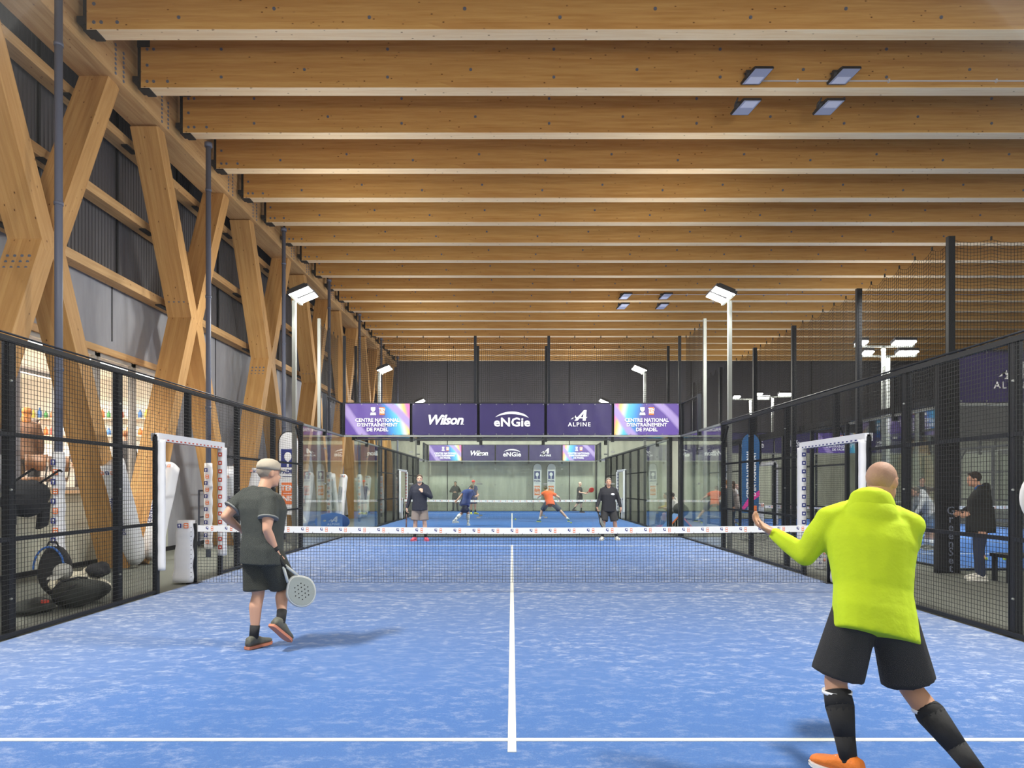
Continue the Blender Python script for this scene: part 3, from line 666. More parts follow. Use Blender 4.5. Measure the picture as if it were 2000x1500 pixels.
def banner(cx, y, cz, kind, lab, group, W=1.92, H=.93, flip=False, cell_y=0):
    dirx = 1
    b = MB(); n = 14; rows = 4; vs = []
    sg = -1 if kind == 'padel_mirrored' else 1
    for j in range(rows + 1):
        for i in range(n + 1):
            x = -W / 2 + W * i / n; z = -H / 2 + H * j / rows
            vs.append((cx + x, y + .012 * math.sin(i * 1.9 + j) * (1 if 0 < i < n else 0), cz + z))
    F = [(j * (n + 1) + i, j * (n + 1) + i + 1, (j + 1) * (n + 1) + i + 1, (j + 1) * (n + 1) + i) for j in range(rows) for i in range(n)]
    m = 'padel_print' if kind.startswith('padel') else 'purple'
    b.add(vs, F, m, True); b.add([(p[0], p[1] + .004, p[2]) for p in vs], [tuple(reversed(f)) for f in F], m, True)
    for i in range(5):
        for z in (-H / 2 + .025, H / 2 - .025): b.tube((cx - W / 2 + .03 + (W - .06) * i / 4, y - .018, cz + z), (cx - W / 2 + .03 + (W - .06) * i / 4, y - .006, cz + z), .014, 'galv', 8)
    o = b.build('sponsor_banner', loc=(cx, y, cz)); tag(o, lab, 'banner', group)
    L = MB(); fy = y - .016
    if kind.startswith('padel'):
        letters(L, "CENTRE NATIONAL\nD'ENTRAÎNEMENT\nDE PADEL", .148, 'white_print', facing(cx, fy, cz - .17), .0035, sx=.98, line=.95)
        L.prism([(-.20, .16), (-.05, .16), (-.05, .20), (-.20, .20)], .004, 'white_print', facing(cx, fy, cz))
        L.prism([(-.19, .36), (-.06, .36), (-.06, .28), (-.10, .22), (-.15, .22), (-.19, .28)], .004, 'white_print', facing(cx, fy, cz))
        L.rbox((cx - .125, fy, cz + .14), V((.085, 0, 0)), V((0, .002, 0)), V((0, 0, .02)), 'white_print')
        L.rbox((cx + .14, fy, cz + .245), V((.075, 0, 0)), V((0, .002, 0)), V((0, 0, .115)), 'orange_print')
        letters(L, 'TEN\nNIS', .10, 'white_print', facing(cx + .14, fy - .003, cz + .245), .003, line=.85)
    elif kind == 'wilson':
        letters(L, 'Wilson', .40, 'white_print', facing(cx, fy, cz - .03), .012, shear=.28, spacing=.92)
        L.rbox((cx + .56, fy, cz - .15), V((.012, 0, 0)), V((0, .002, 0)), V((0, 0, .012)), 'white_print')
    elif kind == 'engie':
        letters(L, 'eNGie', .36, 'white_print', facing(cx, fy, cz - .10), .010, spacing=1.02, sx=1.1)
        up = [(-.50, .06)] + [(-.5 + i * .1, .06 + .17 * math.sin(math.pi * (i * .1) / 1.0) ** .7) for i in range(1, 10)] + [(.50, .04)]
        lo = [(.5 - i * .1, .04 + .105 * math.sin(math.pi * (i * .1) / 1.0) ** .8 + (.02 * (i / 10))) for i in range(1, 10)]
        pts = up + lo
        for i in range(9):
            q = [up[i], up[i + 1], lo[8 - i] if i < 9 else lo[0], (lo[9 - i] if 1 <= i else up[0])]
            if i == 0: q = [up[0], up[1], lo[8]]
            L.prism(q, .003, 'white_print', facing(cx, fy, cz))
        L.prism([up[9], up[10], lo[0]], .003, 'white_print', facing(cx, fy, cz))
    else: alpine_mark(L, cx, fy, cz + .07, .27, 'white_print')
    L.build('lettering', o, label='white printed lettering and logo')
    return o

# main court and the court behind it
court_floor(0, 11.24, 'turf'); court_floor(0, 32.8, 'turf_far')
padel_net(0, 11.24, 'near padel net with white logo band crossing the blue court in front')
padel_net(0, 32.8, 'padel net of the court behind the first glass wall', cell=.06, r=.003)
# near end wall right before the camera
t = thing('glass_end_wall', (0, 1.24, 0), 'clear glass pane closest to the camera at the near end of the court', 'glass wall', 'glass end walls of the courts')
for i in range(5):
    g = MB(); g.box(-4.996 + 2 * i, -3.004 + 2 * i, 1.235, 1.245, .0, 3.0, 'glass_near'); g.build('glass_pane', t)
b = MB(); b.box(-5, 5, 1.21, 1.27, 3.0, 3.05, 'galv'); b.build('glass_top_rail', t)
for z in (1.52,):
    b = MB(); n = 28; r1, r2 = .052, .038
    rings = [[(.925 + (r2 + (r1 - r2) * a) * math.cos(u), 1.228 - c, z + (r2 + (r1 - r2) * a) * math.sin(u)) for a, c in ((0, 0), (.5, .006), (1, 0), (.5, -.004))] for u in [2 * math.pi * i / n for i in range(n + 1)]]
    b.loft(rings, 'white_print', cap=False); b.build('glass_fitting', t, label='round pale ring fitting at the pane edge')
end_wall(0, 21.24, 'glass end wall behind the far players with a row of sponsor banners above', tall=True, tlab='tall dark safety net on posts above the sponsor banners of the first court')
end_wall(0, 22.8, 'glass end wall of the second court, just beyond the first court', glass='glass_far', tall=True, tlab='tall dark safety net on posts at the near end of the second court', dirn=1)
end_wall(0, 42.8, 'farthest glass end wall of the second court in front of the pale concrete', glass='glass_far')
side_wall(-5.05, 11.24, 1, 'black wire mesh fence with glass end bays on the left of the nearest court')
side_wall(5.05, 11.24, -1, 'black wire mesh fence with glass end bays on the right of the nearest court', gate_col='navy_print')
side_wall(-5.05, 32.8, 1, 'side fence on the left of the second court seen through the glass', glass='glass_far')
side_wall(5.05, 32.8, -1, 'side fence on the right of the second court seen through the glass', gate_col='navy_print', glass='glass_far')
kinds = [('padel', 'purple banner with colour sweep and club name, left end of the %s'), ('wilson', 'dark purple banner with white script lettering, second from left on the %s'),
         ('engie', 'dark purple banner with white arc logo in the middle of the %s'), ('alpine', 'dark purple banner with white slanted A emblem on the %s'),
         ('padel', 'purple banner with colour sweep and club name, right end of the %s')]
def mirrored_last(o): pass
for y, nm in ((21.20, 'near banner row'), (42.76, 'far banner row')):
    for i, (k, lab) in enumerate(kinds):
        o = banner(-4 + 2 * i, y, 3.52, k, lab % nm, 'sponsor banners on the ' + nm)
        if i == 4:
            # its colour sweep lies on the left side
            mm = bpy.data.materials.get('colour_sweep_banner_left')
            if not mm:
                mm = M['padel_print'].copy(); mm.name = 'colour_sweep_banner_left'
                for nd in mm.node_tree.nodes:
                    if nd.type == 'MAP_RANGE': nd.inputs[1].default_value = .95; nd.inputs[2].default_value = -.95
                    if nd.type == 'MATH': nd.inputs[1].default_value = -.22
            o.data.materials[0] = mm
for i, (k, nm) in enumerate((('padel', 'left'), ('padel', 'right'))):
    banner(-4 + 8 * i, 22.74, 3.52, k, 'purple club banner on the near end wall of the second court, %s end' % nm, 'banners on the second court near wall')
for i, k in ((1, 'wilson'), (2, 'engie'), (3, 'alpine')):
    banner(-4 + 2 * i, 22.74, 3.52, k, ['', 'script lettered', 'arc logo', 'slanted A'][i] + ' banner on the second court near wall, mostly hidden by the front row', 'banners on the second court near wall')
# pale tall posts with net beside the far corners of the first court
for s, nm in ((-1, 'left'), (1, 'right')):
    t = thing('safety_net', (s * 5.2, 19.24, 0), 'short tall side net with a pale front post beside the %s far corner' % nm, 'safety net', 'tall safety nets behind the courts')
    b = MB(); b.box(s * 5.2 - .04, s * 5.2 + .04, 19.2, 19.28, 0, 6.05, 'galv')
    b.build('net_post', t, label='pale galvanised post')
    b = MB(); netting(b, lambda a, z: (s * 5.2, a, z), 19.28, 21.3, 3.95, 5.98, 4); b.build('netting', t)

# lamp poles of the middle courts
def lamp_pole(x, y, lab, lit=True):
    s = 1 if x > 0 else -1
    t = thing('lamp_pole', (x, y, 0), lab, 'lamp pole', 'floodlight poles beside the courts')
    b = MB(); b.box(x - .045, x + .045, y - .045, y + .045, 0, 6.0, 'galv'); b.box(x - .12, x + .12, y - .12, y + .12, 0, .02, 'galv'); b.build('pole', t)
    b = MB(); b.box(x - .03 - s * .05, x + .03 - s * .05, y - .42, y + .42, 6.0, 6.06, 'galv'); b.build('cross_arm', t)
    for dy in (-.26, .26):
        ax = V((-s * .24, 0, .10)); ay = V((0, .2, 0)); un = V((s * .10, 0, .24)).normalized(); c = V((x - s * .22, y + dy, 6.14))
        b = MB(); b.rbox(c + un * .03, ax, ay, un * .04, 'lamp_body')
        for i in range(6): b.rbox(c + un * .09 + V((0, -.15 + i * .06, 0)), ax * .8, V((0, .006, 0)), un * .025, 'lamp_body')
        hd = b.build('lamp_head', t)
        b = MB(); b.rbox(c - un * .015, ax * .92, ay * .9, un * .006, 'lamp_on'); b.build('lamp_face', hd)
nm = ['left of the first court near the camera', 'right of the first court near the camera', 'left side of the first court far end', 'right side of the first court far end',
      'left of the second court near end', 'right of the second court near end', 'left of the second court far end', 'right of the second court far end']
for (x, y), k in zip(COURT_LAMPS, nm): lamp_pole(x, y, 'tall lit floodlight pole, ' + k)
def tee_lamp(x, y, lab):
    t = thing('twin_lamp_pole', (x, y, 0), lab, 'lamp pole', 'T-shaped lamp poles of the side courts')
    b = MB(); b.box(x - .05, x + .05, y - .05, y + .05, 0, 6.2, 'galv'); b.build('pole', t)
    b = MB(); b.box(x - 1.0, x + 1.0, y - .03, y + .03, 6.2, 6.26, 'galv'); b.build('cross_arm', t)
    for dx in (-.75, .5, .85):
        c = V((x + dx, y, 6.42)); b = MB(); b.rbox(c, V((.19, 0, 0)), V((0, .16, -.04)), V((0, .02, .05)), 'lamp_body'); b.path([c - V((.2, 0, .1)), c + V((-.2, 0, -.2))], .012, 'lamp_body'); b.path([c + V((.2, 0, -.1)), c + V((.2, 0, -.2))], .012, 'lamp_body'); hd = b.build('lamp_head', t)
        b = MB(); b.rbox(c + V((0, -.03, -.085)), V((.175, 0, 0)), V((0, .14, -.035)), V((0, .006, .012)), 'lamp_on'); b.build('lamp_face', hd)
for (x, y), k in zip(SIDE_LAMPS, ('nearest and tallest looking', 'second nearest', 'rear left', 'rear right')): tee_lamp(x, y, 'T-shaped lit lamp pole of the right-hand courts, ' + k)

# right-hand courts
court_floor(13.1, 23.0, 'turf_far'); court_floor(25.4, 23.0, 'turf_far')
padel_net(13.1, 23.0, 'padel net of the court beyond the right-hand fence', cell=.07, r=.003); padel_net(25.4, 23.0, 'padel net of the rightmost court', cell=.09, r=.004)
side_wall(8.05, 23.0, 1, 'black side fence of the right-hand court facing the aisle', glass='glass_far', gate_col='navy_print')
side_wall(18.15, 23.0, -1, 'far side fence of the right-hand court', glass='glass_far')
side_wall(20.35, 23.0, 1, 'aisle-side fence of the rightmost court', glass='glass_far')
end_wall(13.1, 13.0, 'near glass end wall of the right-hand court under a dark banner', glass='glass_far', posts_full=True, dirn=1)
end_wall(13.1, 33.0, 'rear glass end wall of the right-hand court', glass='glass_far', posts_full=True)
end_wall(25.4, 33.0, 'rear glass end wall of the rightmost court', glass='glass_far', posts_full=True)
banner(9.07, 12.94, 3.52, 'alpine', 'dark purple slanted A banner at the right edge over the aisle', 'banners on the right-hand courts')
for i, k in enumerate(('engie', 'wilson', 'padel', 'alpine')):
    banner(11.1 + 2 * i, 32.94, 3.52, k, ['arc logo', 'script lettered', 'club name', 'slanted A'][i] + ' banner on the rear wall of the right-hand court', 'banners on the right-hand courts')
t = thing('safety_net', (7.9, 12.85, 0), 'tall dark safety net climbing to the right on high black posts', 'safety net', 'tall safety nets behind the courts')
ys = [12.85, 16.25, 20.0, 23.2, 27.0, 31.0]
for y in ys:
    b = MB(); b.box(7.84, 7.96, y - .045, y + .045, 0, 6.03, 'steel_black'); b.build('net_post', t)
b = MB(); b.box(13.0, 13.1, 12.8, 12.9, 3.9, 6.03, 'steel_black'); b.build('net_post', t)
for a, c in zip(ys[:-1], ys[1:]):
    b = MB(); netting(b, lambda a_, z: (7.9, a_, z), a, c, 3.0, 5.98, 6, step=.075, r=.004, sag=.11); b.build('netting', t)
b = MB(); netting(b, lambda a_, z: (a_, 12.85, z), 7.9, 13.05, 3.95, 5.98, 7, step=.06, r=.004, sag=.06); b.build('netting', t)
# black steel uprights carrying the aisle-side fence
b = MB(); b.box(8.02, 8.10, 13.1, 32.9, 3.08, 3.2, 'steel_black'); tag(b.build('fence_beam'), 'long black steel beam on top of the right-hand court fence', 'beam')
# padded black corner column with the turf maker's word reading upwards
b = MB(); rings = []
for z, w in ((0, .21), (.1, .20), (1.2, .18), (1.3, .19), (3.75, .18), (3.8, .16)): rings.append([(7.72 + w * math.copysign(abs(math.cos(u)) ** .3, math.cos(u)), 12.66 + .09 * math.copysign(abs(math.sin(u)) ** .3, math.sin(u)), z) for u in [2 * math.pi * j / 24 for j in range(24)]])
b.loft(rings, 'black_fabric')
for i, ch in enumerate('GreenSet'): letters(b, ch, .20, M['steel_bolt'], facing(7.72, 12.545, 1.08 - i * .145 + .02), .003)
for i, ch in enumerate('SCOOPE'): letters(b, ch, .20, M['green_black'], facing(7.72, 12.545, 3.3 - i * .2), .003)
tag(b.build('padded_column'), 'wide black padded column with vertical grey lettering near the right edge', 'column')

# ------------------------------------------------------------------ people
EYE = mat('eye_white', (.45, .42, .40), .4)
SKIN = {'light': mat('light_skin', (.56, .31, .21), .55), 'tan': mat('tanned_skin', (.46, .25, .16), .55), 'pale': mat('pale_skin', (.62, .40, .30), .55)}
def cloth(name, c, rough=.85): 
    key = 'cloth_' + name
    if key not in M: M[key] = mat(name + '_cloth', c, rough, bump=1.0, bscale=4.5, var=.16)
    return M[key]
def remesh(o, vox, it=3, f=.6):
    m = o.modifiers.new('remesh', 'REMESH'); m.mode = 'VOXEL'; m.voxel_size = vox; m.use_smooth_shade = True
    s = o.modifiers.new('smooth', 'SMOOTH'); s.iterations = it; s.factor = f
def chain(mb, pts, rad, m, n=14, fx=None):
    for i in range(len(pts)):
        p = V(pts[i]); r = rad[i]; mb.sph(p, r * .995, m, 14, 9)
        if i: mb.tube(pts[i - 1], p, rad[i - 1], m, n, rad[i])
def shoe(t, a, toe, m, sole, k=1.0):
    """a: ankle, toe: unit direction of the foot"""
    a = V(a); f = V(toe).normalized(); up = V((0, 0, 1)); up = (up - f * up.dot(f)).normalized(); s = f.cross(up); base = a - up * .082 * k
    st = [(-.075, .026, .050), (-.06, .036, .085), (-.02, .038, .098), (.04, .040, .085), (.10, .048, .058), (.15, .049, .047), (.185, .036, .038), (.2, .018, .022)]
    rings = []
    for d, w, h in st:
        ring = []
        for j in range(14):
            u = 2 * math.pi * j / 14; c, sn = math.cos(u), math.sin(u); z = h * k * (.5 + .5 * sn) ** .8 if sn > -.99 else 0
            ring.append(base + f * d * k + s * w * k * math.copysign(abs(c) ** .75, c) + up * (z + .016))
        rings.append(ring)
    b = MB(); b.loft(rings, m); b.loft([[base + f * d * k * 1.03 + s * w * 1.08 * k * math.cos(u) + up * z for u in [2 * math.pi * j / 14 for j in range(14)]] for d, w, z in [(-.075, .03, .012), (-.055, .036, .012), (.03, .038, .012), (.1, .046, .012), (.16, .046, .014), (.195, .03, .02)]] , sole, True)
    sl = [[base + f * d * k + s * w * k * q + up * zz for q, zz in ((-1, 0), (1, 0), (1, .024), (-1, .024))] for d, w in ((-.08, .03), (-.06, .04), (0, .042), (.06, .044), (.12, .051), (.165, .048), (.2, .026))]
    b.loft(sl, sole, smooth=False)
    for q in range(3): b.tube(base + f * (.05 + q * .022) * k - s * .028 * k + up * (.088 - q * .012) * k, base + f * (.05 + q * .022) * k + s * .028 * k + up * (.088 - q * .012) * k, .004, sole, 6)
    b.build('shoe', t, local=True)
def hand(mb, w, d, n, curl, m, k=1.0, side=1, spread=.06):
    """w wrist, d pointing direction, n palm normal (fingers curl towards it), side: thumb direction sign along d x n"""
    w, d = V(w), V(d).normalized(); n = V(n); n = (n - d * n.dot(d)).normalized(); s = d.cross(n) * side
    for q in (-.024, -.008, .008, .024): chain(mb, [w + s * q * .5 * k, w + d * .045 * k + s * q * k * .95, w + d * .085 * k + s * q * k * 1.15], [.021 * k, .016 * k, .0125 * k], m, 10)
    L = [.062, .078, .084, .076]; q0 = [-.031, -.0105, .0105, .031]
    for i in range(4):
        p = w + d * (.088 - abs(i - 2) * .003) * k + s * q0[i] * k; a = 0; pts = [p]; dirn = d + s * spread * (i - 1.5)
        for sgm, fr in enumerate((.46, .30, .24)):
            a += R(curl * (.8 if sgm == 0 else 1)); v = dirn * math.cos(a) + n * math.sin(a); pts.append(pts[-1] + v * L[i] * fr * k)
        chain(mb, pts, [.0098 * k, .0092 * k, .0085 * k, .0072 * k], m, 8)
    p = w + d * .030 * k + s * .024 * k; v1 = (d * .55 + s * .75 + n * .25).normalized(); v2 = (d * .85 + s * .2 + n * (.25 + curl / 90)).normalized()
    chain(mb, [p, p + v1 * .038 * k, p + v1 * .038 * k + v2 * .030 * k, p + v1 * .038 * k + v2 * .054 * k], [.015 * k, .0115 * k, .010 * k, .008 * k], m, 8)

def person(label, base, face, H=1.78, pose=None, skin='light', top=('black', (.02, .02, .022)), sleeve='short', bottom=('black', (.02, .02, .022)), legs='shorts', sock=None, sock_h=.2,
           shoes=((.05, .05, .05), (.3, .3, .3)), hair=(.05, .035, .025), hair_kind='short', hood=False, cap=None, vox=.014, group=None, girth=1.0, beard=None, curlL=28, curlR=28, headdir=None, cuff=None):
    k = H / 1.78; a = R(face); f = V((math.sin(a), math.cos(a), 0)); r = V((math.cos(a), -math.sin(a), 0)); up = V((0, 0, 1)); P = pose or {}
    def g(key, d): return V(P[key]) if key in P else V(d) * 1.0
    rh = V(P['rh']).normalized() if 'rh' in P else r; rs = V(P['rs']).normalized() if 'rs' in P else r
    pel = g('pelvis', V((0, 0, .95 * k))); N = g('neck', pel + up * .535 * k)
    sp = (N - pel).normalized(); fs = sp.cross(rs) * -1
    fs = rs.cross(sp) * -1 if (rs.cross(sp) * -1).dot(f) > 0 else rs.cross(sp)
    head = g('head', N + sp * .10 * k + up * .085 * k + f * .03)
    sh = {s: g('s' + n_, N - sp * .045 * k + rs * s * .175 * k * (.5 + .5 * girth)) for s, n_ in ((-1, 'L'), (1, 'R'))}
    hip = {s: pel - sp * .03 * k + rh * s * .095 * k for s in (-1, 1)}
    el = {s: g('e' + n_, sh[s] - up * .285 * k + rs * s * .05) for s, n_ in ((-1, 'L'), (1, 'R'))}
    wr = {s: g('w' + n_, el[s] - up * .245 * k + f * .06) for s, n_ in ((-1, 'L'), (1, 'R'))}
    an = {s: g('a' + n_, V((0, 0, .09)) + r * s * .13 * k) for s, n_ in ((-1, 'L'), (1, 'R'))}
    kn = {s: g('k' + n_, (hip[s] + an[s]) / 2 + f * .025 + up * .01) for s, n_ in ((-1, 'L'), (1, 'R'))}
    t = thing('person', base, label, 'person', group)
    sk = SKIN[skin]; hf = V(headdir).normalized() if headdir else f; hr = V((hf.y, -hf.x, 0)).normalized(); k_head = P.get('hs', 1); hu = hr.cross(hf).normalized()
    if hu.z < 0: hu = -hu
    def ring(c, w, d, ax=rs, ay=None, n=18, e=.8):
        ay = ay or fs; return [c + ax * w * math.copysign(abs(math.cos(u)) ** e, math.cos(u)) + ay * d * math.copysign(abs(math.sin(u)) ** e, math.sin(u)) for u in [2 * math.pi * j / n for j in range(n)]]
    def torso(mb, gr, m, z0=-.10, neck=True):
        L = (N - pel).length; R_ = []
        for z, w, d, q in ((z0, .165 + (.022 if gr > 0 else 0), .125 + (.022 if gr > 0 else 0), 0), (0, .168 + (.014 if gr > 0 else 0), .13 + (.014 if gr > 0 else 0), 0), (.22, .155, .125, .3), (.45, .165, .128, .6), (.68, .185, .130, .9), (.84, .185, .115, 1), (.94, .155, .085, 1), (1.0, .085, .065, 1)):
            c = pel + sp * z * L if z > 0 else pel + sp * z; ax = (rh * (1 - q) + rs * q).normalized(); g_ = girth if .05 < z < .8 else (1 + girth) / 2
            R_.append(ring(c + (fs * .02 * (girth - 1) * 3 if .1 < z < .7 else V()), (w * k * g_ + gr), (d * k * g_ + gr), ax, fs))
        mb.loft(R_, m)
    # one continuous body
    b = MB(); torso(b, -.012, sk)
    chain(b, [N - sp * .03, N + (head - N) * .6], [.062 * k, .055 * k], sk)
    h = k * k_head
    b.ell(head + hf * -.008 * h + hu * .025 * h, hr * .074 * h, hf * .094 * h, hu * .088 * h, sk, 20, 14)
    b.ell(head + hf * .022 * h - hu * .045 * h, hr * .058 * h, hf * .068 * h, hu * .072 * h, sk, 18, 12)
    b.ell(head + hf * .066 * h - hu * .088 * h, hr * .026 * h, hf * .022 * h, hu * .020 * h, sk)
    b.loft([[head + hf * (.082 + e_) * h + hr * w * h * c + hu * (z + .006 * s_) * h for c, s_ in ((-1, -1), (1, -1), (1, 1), (-1, 1))] for z, w, e_ in ((.022, .006, .002), (-.01, .009, .014), (-.03, .014, .021), (-.036, .012, .006))], sk)
    for s in (-1, 1):
        b.ell(head + hr * s * .076 * h - hf * .005 * h - hu * .005 * h, hr * .010 * h, hf * .018 * h, hu * .032 * h, sk); b.ell(head + hr * s * .03 * h + hf * .078 * h + hu * .032 * h, hr * .024 * h, hf * .010 * h, hu * .008 * h, sk)
    b.ell(head + hf * .083 * h - hu * .056 * h, hr * .023 * h, hf * .010 * h, hu * .007 * h, sk)
    for s, n_ in ((-1, 'L'), (1, 'R')):
        fo = wr[s] - el[s]; mid = el[s] + fo * .28
        chain(b, [sh[s] - rs * s * .01, sh[s].lerp(el[s], .5), el[s], mid, wr[s]], [.055 * k * girth, .050 * k * girth, .040 * k, .043 * k, .027 * k], sk)
        hd = g('h' + n_, fo); pn = g('p' + n_, -r * s)
        hand(b, wr[s] + hd.normalized() * .008, hd, pn, curlR if s > 0 else curlL, sk, k * 1.02, side=P.get('th' + n_, s * (1 if True else -1)))
        chain(b, [hip[s], hip[s].lerp(kn[s], .5), kn[s], kn[s].lerp(an[s], .28) - f * .018, kn[s].lerp(an[s], .7), an[s]], [.092 * k * girth, .078 * k * girth, .056 * k, .060 * k, .042 * k, .036 * k], sk)
        b.ell(an[s] + V((0, 0, -.03)), (.035, 0, 0), (0, .035, 0), (0, 0, .035), sk)
    o = b.build('body', t, local=True); remesh(o, min(vox, .011), 2)
    # eyes and brows
    for s in (-1, 1):
        e = MB(); c = head + hr * s * .031 * h + hf * .0835 * h + hu * .016 * h
        e.ell(c - hf * .003, hr * .012 * h, hf * .008 * h, hu * .0055 * h, EYE, 10, 7); e.ell(c + hf * .004, hr * .006 * h, hf * .004, hu * .006 * h, 'black_fabric', 8, 6); e.build('eye', t, local=True)
    e = MB(); e.ell(head + hf * .092 * h - hu * .056 * h, hr * .022 * h, hf * .003 * h, hu * .003 * h, mat('lip', (.33, .12, .10), .6)); e.build('mouth', t, local=True)
    # hair
    if hair and not (cap and hair_kind == 'none'):
        hm = mat('hair', hair, .7, bump=.15 if hair_kind == 'shaved' else .8, bscale=90); e = MB()
        if hair_kind == 'shaved':
            e.ell(head - hf * .016 * h + hu * .030 * h, hr * .0765 * h, hf * .092 * h, hu * .087 * h, hm, 20, 14)
        else:
            e.ell(head - hf * .024 * h + hu * .038 * h, hr * .083 * h, hf * .098 * h, hu * .092 * h, hm, 20, 14)
            for s in (-1, 0, 1): e.ell(head + hf * (.045 - abs(s) * .01) * h + hu * (.10 - abs(s) * .012) * h + hr * s * .038 * h, hr * .034 * h, hf * .034 * h, hu * .018 * h, hm)
        if hair_kind == 'long': e.ell(head - hf * .05 * h - hu * .08 * h, hr * .08 * h, hf * .06 * h, hu * .14 * h, hm)
        e.build('hair', t, local=True)
    if beard:
        e = MB(); e.ell(head + hf * .034 * h - hu * .070 * h, hr * .061 * h, hf * .062 * h, hu * .042 * h, mat('beard', beard, .8, bump=.8, bscale=100)); e.build('beard', t, local=True)
    if cap:
        cm = cloth(cap[0] + '_cap', cap[1]); e = MB(); rings = []
        for z, w in ((.035, .088), (.06, .09), (.09, .083), (.115, .062), (.128, .03), (.130, .004)): rings.append([head - hf * .01 * h + hu * z * h + hr * w * h * math.cos(u) + hf * w * 1.15 * h * math.sin(u) for u in [2 * math.pi * j / 22 for j in range(22)]])
        e.loft(rings, cm); bf = hf * (1 if P.get('cap', 1) > 0 else -1)
        e.loft([[head + bf * d * h + hr * w * h * q + hu * (z + dz) * h for q, dz in ((-1, -.012), (0, 0), (1, -.012), (1, -.018), (0, -.006), (-1, -.018))] for d, w, z in ((.07, .07, .052), (.11, .064, .048), (.135, .04, .042))], cm)
        e.build('cap', t, local=True)
    # top
    tm = cloth(*top); b = MB(); torso(b, .016, tm, -.13 if sleeve == 'long' else -.15)
    for s in (-1, 1):
        if sleeve == 'long':
            chain(b, [sh[s] - rs * s * .01, sh[s].lerp(el[s], .5), el[s], el[s].lerp(wr[s], .5), el[s].lerp(wr[s], .93)], [.064 * k * girth, .064 * k * girth, .058 * k, .052 * k, .039 * k], tm); chain(b, [N - sp * .015 - rs * 0, N.lerp(sh[s], .55) + sp * .012, sh[s]], [.066 * k, .064 * k * girth, .062 * k * girth], tm)
        else:
            c = sh[s].lerp(el[s], .62); chain(b, [sh[s] - rs * s * .012, sh[s].lerp(el[s], .3)], [.066 * k * girth, .067 * k * girth], tm); chain(b, [N - sp * .02, N.lerp(sh[s], .55) + sp * .008, sh[s]], [.060 * k, .058 * k * girth, .062 * k * girth], tm); b.tube(sh[s].lerp(el[s], .3), c, .068 * k * girth, tm, 16, .075 * k * girth)
    if hood:
        hb = MB(); rings = []
        for z, w, d in ((.115, .05, .03), (.085, .10, .062), (.045, .115, .066), (.0, .125, .062), (-.06, .130, .058), (-.115, .10, .045), (-.15, .05, .03)): c = N + sp * z * k - fs * (.075 + .25 * max(0, .02 - z) * .3) * k; rings.append([c + rs * w * k * math.cos(u) + fs * d * k * math.sin(u) for u in [2 * math.pi * j / 20 for j in range(20)]])
        hb.loft(rings, tm); ho = hb.build('hood', t, local=True); remesh(ho, vox, 2)
        for q in range(-4, 5):
            u = q / 4 * 2.0; c = N + sp * (.03 - .0 * abs(q)) * k - fs * .055 * k * math.cos(u * .9) + rs * .085 * k * math.sin(u * .8) ; b.sph(c, .042 * k, tm)
        b.ell(N - fs * .095 * k - sp * .035 * k, rs * .13 * k, fs * .052 * k, sp * .10 * k, tm)
    else: b.tube(N - sp * .03, N + sp * .018 + (head - N) * .1, .072 * k, tm, 16, .062 * k)
    o = b.build('hoodie' if hood else ('jacket' if sleeve == 'long' else 't_shirt'), t, local=True); remesh(o, vox, 3)
    if sleeve == 'short' and cuff:
        for s in (-1, 1): e = MB(); c = sh[s].lerp(el[s], .60); d = (el[s] - sh[s]).normalized(); e.tube(c, c + d * .016, .0765 * k * girth, cloth(*cuff), 20, .0775 * k * girth); e.build('sleeve_hem', t, local=True)
    # bottom
    bm = cloth(*bottom); b = MB()
    b.loft([ring(pel + sp * z * k, (w * k) * (.4 + .6 * girth), d * k * (.4 + .6 * girth), rh, fs) for z, w, d in ((-.12, .178, .135), (-.05, .180, .142), (.04, .172, .136), (.09, .160, .126))], bm)
    for s in (-1, 1):
        if legs == 'shorts':
            c = hip[s].lerp(kn[s], .90); chain(b, [hip[s] + up * -.0], [.112 * k], bm); b.tube(hip[s] + up * .02, c, .115 * k, bm, 18, .108 * k * girth * (1.06 if girth > 1.15 else 1))
        else: chain(b, [hip[s], hip[s].lerp(kn[s], .5), kn[s], kn[s].lerp(an[s], .5), kn[s].lerp(an[s], .95)], [.108 * k, .096 * k, .074 * k, .068 * k, .060 * k], bm)
    o = b.build('shorts' if legs == 'shorts' else 'trousers', t, local=True); remesh(o, vox, 3)
    for s, n_ in ((-1, 'L'), (1, 'R')):
        if sock:
            e = MB(); c = an[s] + (kn[s] - an[s]).normalized() * sock_h; mid = an[s].lerp(kn[s], .45) - f * .006
            sm = cloth(*sock)
            if sock_h > .25: chain(e, [an[s], an[s].lerp(kn[s], .3) - f * .004, an[s].lerp(kn[s], .68) - f * .016], [.043 * k, .052 * k, .072 * k], sm); e.tube(an[s].lerp(kn[s], .68) - f * .016, c, .072 * k, sm, 18, .068 * k)
            else: chain(e, [an[s]], [.042 * k], sm); e.tube(an[s], c, .042 * k, sm, 18, .046 * k)
            e.build('sock', t, local=True)
            if sock_h > .25: e = MB(); e.tube(c - V((0, 0, .012)), c + V((0, 0, .006)), .075 * k, 'white_print', 18); e.build('sock_band', t, local=True, label='thin white band')
        td = g('t' + n_, f * .95 + r * s * .3)
        shoe(t, an[s], td, mat('shoe_upper', shoes[0], .6, bump=.4, bscale=40), mat('shoe_sole', shoes[1], .6), k * 1.08)
    return t, dict(wr=wr, el=el, head=head, N=N, fs=fs, rs=rs, sp=sp, base=V(base))

